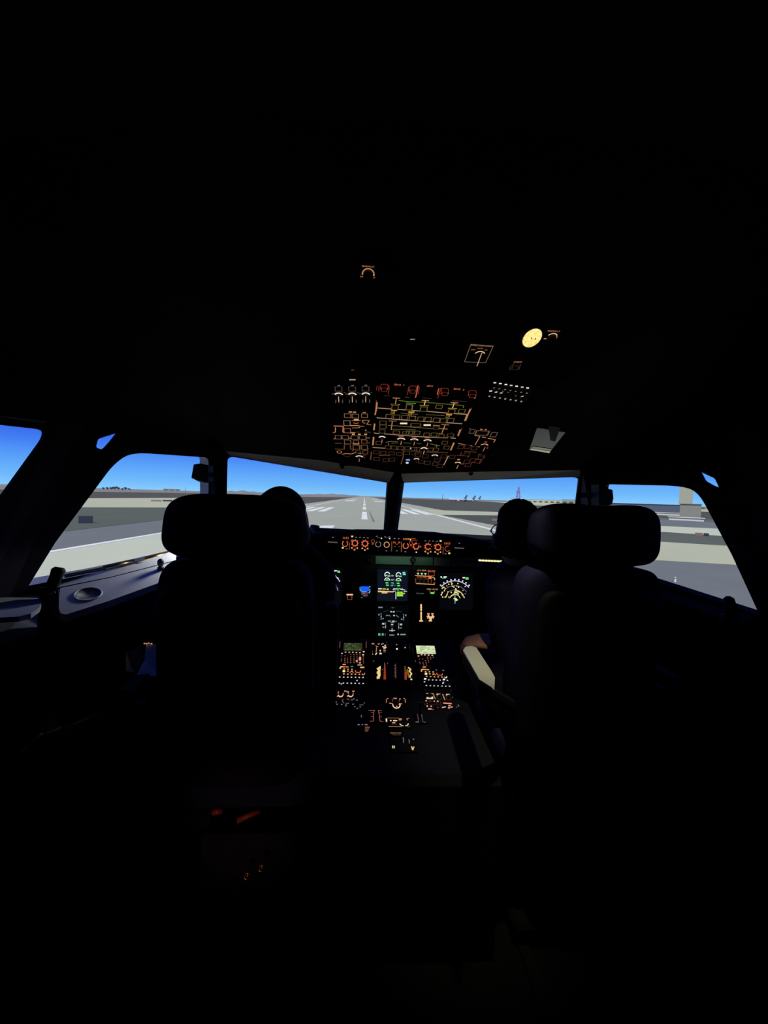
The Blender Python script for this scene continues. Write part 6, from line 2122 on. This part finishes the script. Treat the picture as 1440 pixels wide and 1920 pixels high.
def person(label, seat_o, HC, yaw, pitch, tilt, hips, chest, sh, elbows, wrists, hand_dirs, knees, feet, hair_full, specs, hk=1.0):
    t = thing('person', (seat_o.location.x, seat_o.location.y + .30, .60), label, 'person')
    o = t.location
    V = lambda p: Vector(p) - o
    HR = Matrix.Rotation(yaw, 4, 'Z') @ Matrix.Rotation(tilt, 4, 'Y') @ Matrix.Rotation(pitch, 4, 'X')
    HM = Matrix.Translation(V(HC)) @ HR @ Matrix.Scale(hk, 4)
    b = MB()
    # head
    b.blob((0, 0, 0), (1, 1, 1), (1, 1), n=(56, 40), fn=lambda q: HM @ head_fn(q))
    for sx in (-1, 1):
        b.blob((0, 0, 0), (1, 1, 1), (1, 1), n=(16, 12), fn=lambda q: HM @ Vector((sx * .026 + q.x * .0125, .0755 + q.y * .0125, .007 + q.z * .0125)))
        b.blob((0, 0, 0), (1, 1, 1), (1, 1), n=(16, 12), fn=lambda q: HM @ (Vector((sx * .079, -.008, -.004)) + Matrix.Rotation(sx * -.45, 3, 'Z') @ Vector((q.x * .006, q.y * .018, q.z * .032))))
        b.blob((0, 0, 0), (1, 1, 1), (1, 1), n=(12, 8), fn=lambda q: HM @ Vector((sx * .0105 + q.x * .0085, .108 + q.y * .010, -.033 + q.z * .007)))
    nb = HM @ Vector((0, -.022, -.075))
    nk = V(chest) + Vector((0, -.01, .20))
    capsule(b, nk, nb, .056, .053, 18)
    L = lambda p, q, r0, r1: capsule(b, V(p), V(q), r0, r1)
    # trunk
    c_, h_ = Vector(chest), Vector(hips)
    def trunk(mb, e):
        ring = [(h_ + Vector((0, .02, -.06)), .15, .10), (h_, .165, .115), (h_.lerp(c_, .4), .145, .105), (c_ + Vector((0, 0, -.02)), .165, .115), (c_ + Vector((0, 0, .09)), .17, .105), (c_ + Vector((0, 0, .16)), .125, .08), (c_ + Vector((0, 0, .20)), .07, .065)]
        vs, n_ = [], 22
        for p, a, d in ring:
            for j in range(n_):
                w = 2 * math.pi * j / n_
                vs.append(V(p) + Vector(((a + e) * math.cos(w), (d + e) * math.sin(w), 0)))
        fs = [(i * n_ + j, i * n_ + (j + 1) % n_, (i + 1) * n_ + (j + 1) % n_, (i + 1) * n_ + j) for i in range(len(ring) - 1) for j in range(n_)]
        fs += [tuple(range(n_))[::-1], tuple(range((len(ring) - 1) * n_, len(ring) * n_))]
        mb.add(vs, fs)
    trunk(b, 0)
    sv, tv = MB(), MB()
    trunk(sv, .012)
    for i, sx in enumerate((-1, 1)):
        S_, E_, W_ = Vector(sh[i]), Vector(elbows[i]), Vector(wrists[i])
        capsule(b, V(S_), V(E_), .050, .040)
        capsule(b, V(E_), V(W_), .040, .027)
        capsule(sv, V(c_ + Vector((sx * .08, 0, .12))), V(S_), .062, .062)
        capsule(sv, V(S_), V(E_), .062, .052)
        capsule(sv, V(E_), V(E_.lerp(W_, .56)), .052, .043)
        fwd, nrm, sd_ = hand_dirs[i][:3]
        hand(b, V(W_) + Vector(fwd).normalized() * .012, Vector(fwd), Vector(nrm), Vector(sd_), hand_dirs[i][3])
        hp = h_ + Vector((sx * .09, .02, -.03))
        K_, F_ = Vector(knees[i]), Vector(feet[i])
        capsule(b, V(hp), V(K_), .078, .056)
        capsule(b, V(K_), V(F_ + Vector((0, 0, .07))), .054, .038)
        capsule(b, V(F_ + Vector((0, -.02, .035))), V(F_ + Vector((0, .17, .025))), .034, .026)
        capsule(tv, V(hp), V(K_), .092, .070)
        capsule(tv, V(K_), V(F_ + Vector((0, 0, .10))), .068, .055)
        sb = MB()
        capsule(sb, V(F_ + Vector((0, -.03, .045))), V(F_ + Vector((0, .18, .036))), .046, .038)
        remeshed(sb, 'shoe', .008, LEATH, t)
    trunk_low = [(h_ + Vector((0, .0, .03))), (h_ + Vector((0, .03, -.04)))]
    capsule(tv, V(h_ + Vector((-.08, .0, -.01))), V(h_ + Vector((.08, .0, -.01))), .125, .125)
    remeshed(b, 'body', .0042, SKIN, t, 3)
    remeshed(sv, 'shirt', .009, SHIRT, t, 4)
    remeshed(tv, 'trousers', .009, TROU, t, 4)
    # collar of the shirt
    MB().m(SHIRT).lathe([(.064, -.03), (.066, .0), (.062, .022), (.058, .02), (.058, -.03)], Matrix.Translation(nk) @ Matrix.Rotation(-.12, 4, 'X'), 24).build('collar', t, smooth=True)
    # hair
    def hf(q):
        d = q.normalized()
        p = head_fn(d)
        lim = .34 + .30 * d.y if hair_full else .42 + .25 * d.y
        if d.y < -.1:
            lim = -.52 if hair_full else -.30
        k = max(0, min(1, (d.z - lim) / .25))
        base = .004 + (.011 if hair_full else .003) * k
        n_ = .0025 * math.sin(31 * d.x + 7 * d.z) * math.sin(27 * d.y + 11 * d.z) if hair_full else 0
        return HM @ (p * (1 + (base + n_) / .095)) if k > 0 else HM @ (p * .94)
    MB().m(HAIRD).blob((0, 0, 0), (1, 1, 1), (1, 1), n=(56, 40), fn=hf).build('hair', t, smooth=True)
    if specs:
        g = MB().m(GLASSF)
        for sx in (-1, 1):
            ring = [HM @ Vector((sx * (.034 + .026 * math.cos(a)), .108 - .012 * abs(math.cos(a) > 0) * math.cos(a), .004 + .020 * math.sin(a))) for a in [2 * math.pi * i / 18 for i in range(19)]]
            g.tube(ring, .0019, 6, caps=False)
            g.tube([HM @ Vector((sx * .060, .098, .010)), HM @ Vector((sx * .078, .06, .012)), HM @ Vector((sx * .080, -.005, .010)), HM @ Vector((sx * .078, -.03, -.008))], .0019, 6)
        g.tube([HM @ Vector((-.008, .112, .008)), HM @ Vector((.008, .112, .008))], .0019, 6)
        g.build('spectacles', t, smooth=True)
    return t, HM
dn = Vector((0, 0, 1))
LX = hL.x + .05
# left pilot: head bare and round above the headrest, turned a little inboard
HCl = atY(526, 995, 1.225)
HCl.z += -.0
pl_, HMl = person('person in dark shirt with close cropped bare head beside left headrest', sL, HCl, R(-16), R(6), R(2),
    (-.455, 1.20, .69), (-.43, 1.22, 1.00), [(-.60, 1.22, 1.09), (-.325, 1.23, 1.035)], [(-.66, 1.30, .88), (-.305, 1.27, .86)],
    [(-.60, 1.52, .80), (-.40, 1.50, .77)], [((.1, 1, -.1), (0, .1, 1), (1, 0, 0), .35), ((-.1, 1, -.15), (0, .15, 1), (-1, -.1, 0), .35)],
    [(-.58, 1.64, .66), (-.38, 1.64, .66)], [(-.57, 1.80, .01), (-.40, 1.80, .01)], False, False, 1.14)
# the dark peak at the face: a headset boom with a foam tip
b = MB().m(BLACK)
tip = atY(598.5, 988, 1.36) - pl_.location
a0 = HMl @ Vector((.072, .03, -.012))
b.tube([a0, HMl @ Vector((.074, .06, -.014)), tip + Vector((-.022, -.02, .001)), tip + Vector((-.006, -.004, 0)), tip], [.003, .004, .0085, .0065, .003], 8)
b.build('headset_boom', pl_, smooth=True)
# right pilot: short dark hair, spectacles, left hand on the lit armrest
HCr = atY(972, 1008, 1.285)
WRp = atY(948, 1211, 1.315)
pr_, HMr = person('person in dark shirt with short dark hair and glasses beside right headrest', sR, HCr, R(1), R(8), R(-4),
    (.455, 1.26, .69), (.44, 1.29, .97), [(.325, 1.30, 1.05), (.60, 1.28, 1.065)], [(.44, 1.18, .865), (.67, 1.30, .88)],
    [(WRp.x, WRp.y, WRp.z), (.60, 1.52, .80)], [((-1, .30, .06), (-.05, -.45, 1), (.3, 1, .3), .62), ((-.1, 1, -.1), (0, .1, 1), (-1, 0, 0), .35)],
    [(.35, 1.68, .66), (.57, 1.68, .66)], [(.36, 1.84, .01), (.56, 1.84, .01)], True, True)
b = MB().m(BLACK)
a0 = HMr @ Vector((-.078, .0, -.015))
b.tube([a0, HMr @ Vector((-.084, .05, -.045)), HMr @ Vector((-.062, .10, -.06)), HMr @ Vector((-.035, .115, -.062))], [.003, .0025, .0025, .006], 8)
b.build('headset_boom', pr_, smooth=True)
b = MB().m(BLACK)
b.lathe([(.012, -.006), (.022, -.004), (.022, .008), (.014, .012), (0, .012)], HMr @ Matrix.Translation((-.079, -.004, -.004)) @ Matrix.Rotation(R(-90), 4, 'Y'), 16)
b.build('headset_earpiece', pr_, smooth=True)

# added unseen lamp on the rear wall, brightens handle and bolts of left seat
al = thing('rear_fill_lamp', (-.42, BK + .03, .75), 'small red added fill lamp low on the rear wall behind the seats', 'lamp')
MB().m(BLACK).bevbox((0, -.012, 0), (.06, .03, .06), .006).build('housing', al)
MB().m(glow((200, 70, 40), 1.2)).lathe([(.02, 0), (.016, .006), (0, .008)], Matrix.Translation((0, .004, 0)) @ Matrix.Rotation(R(-90), 4, 'X'), 16).build('lens', al)
ald = bpy.data.lights.new('rear_fill_beam', 'SPOT')
ald.energy = 10
ald.color = (1, .60, .46)
ald.spot_size = R(12)
ald.spot_blend = 1
ald.shadow_soft_size = .01
alo = bpy.data.objects.new('rear_fill_beam', ald)
COL.objects.link(alo)
alo.parent = al
alo.location = (0, .02, 0)
alo.rotation_euler = (Vector((-.45, .88, .55)) - Vector((-.42, BK + .05, .75))).to_track_quat('-Z', 'Y').to_euler()
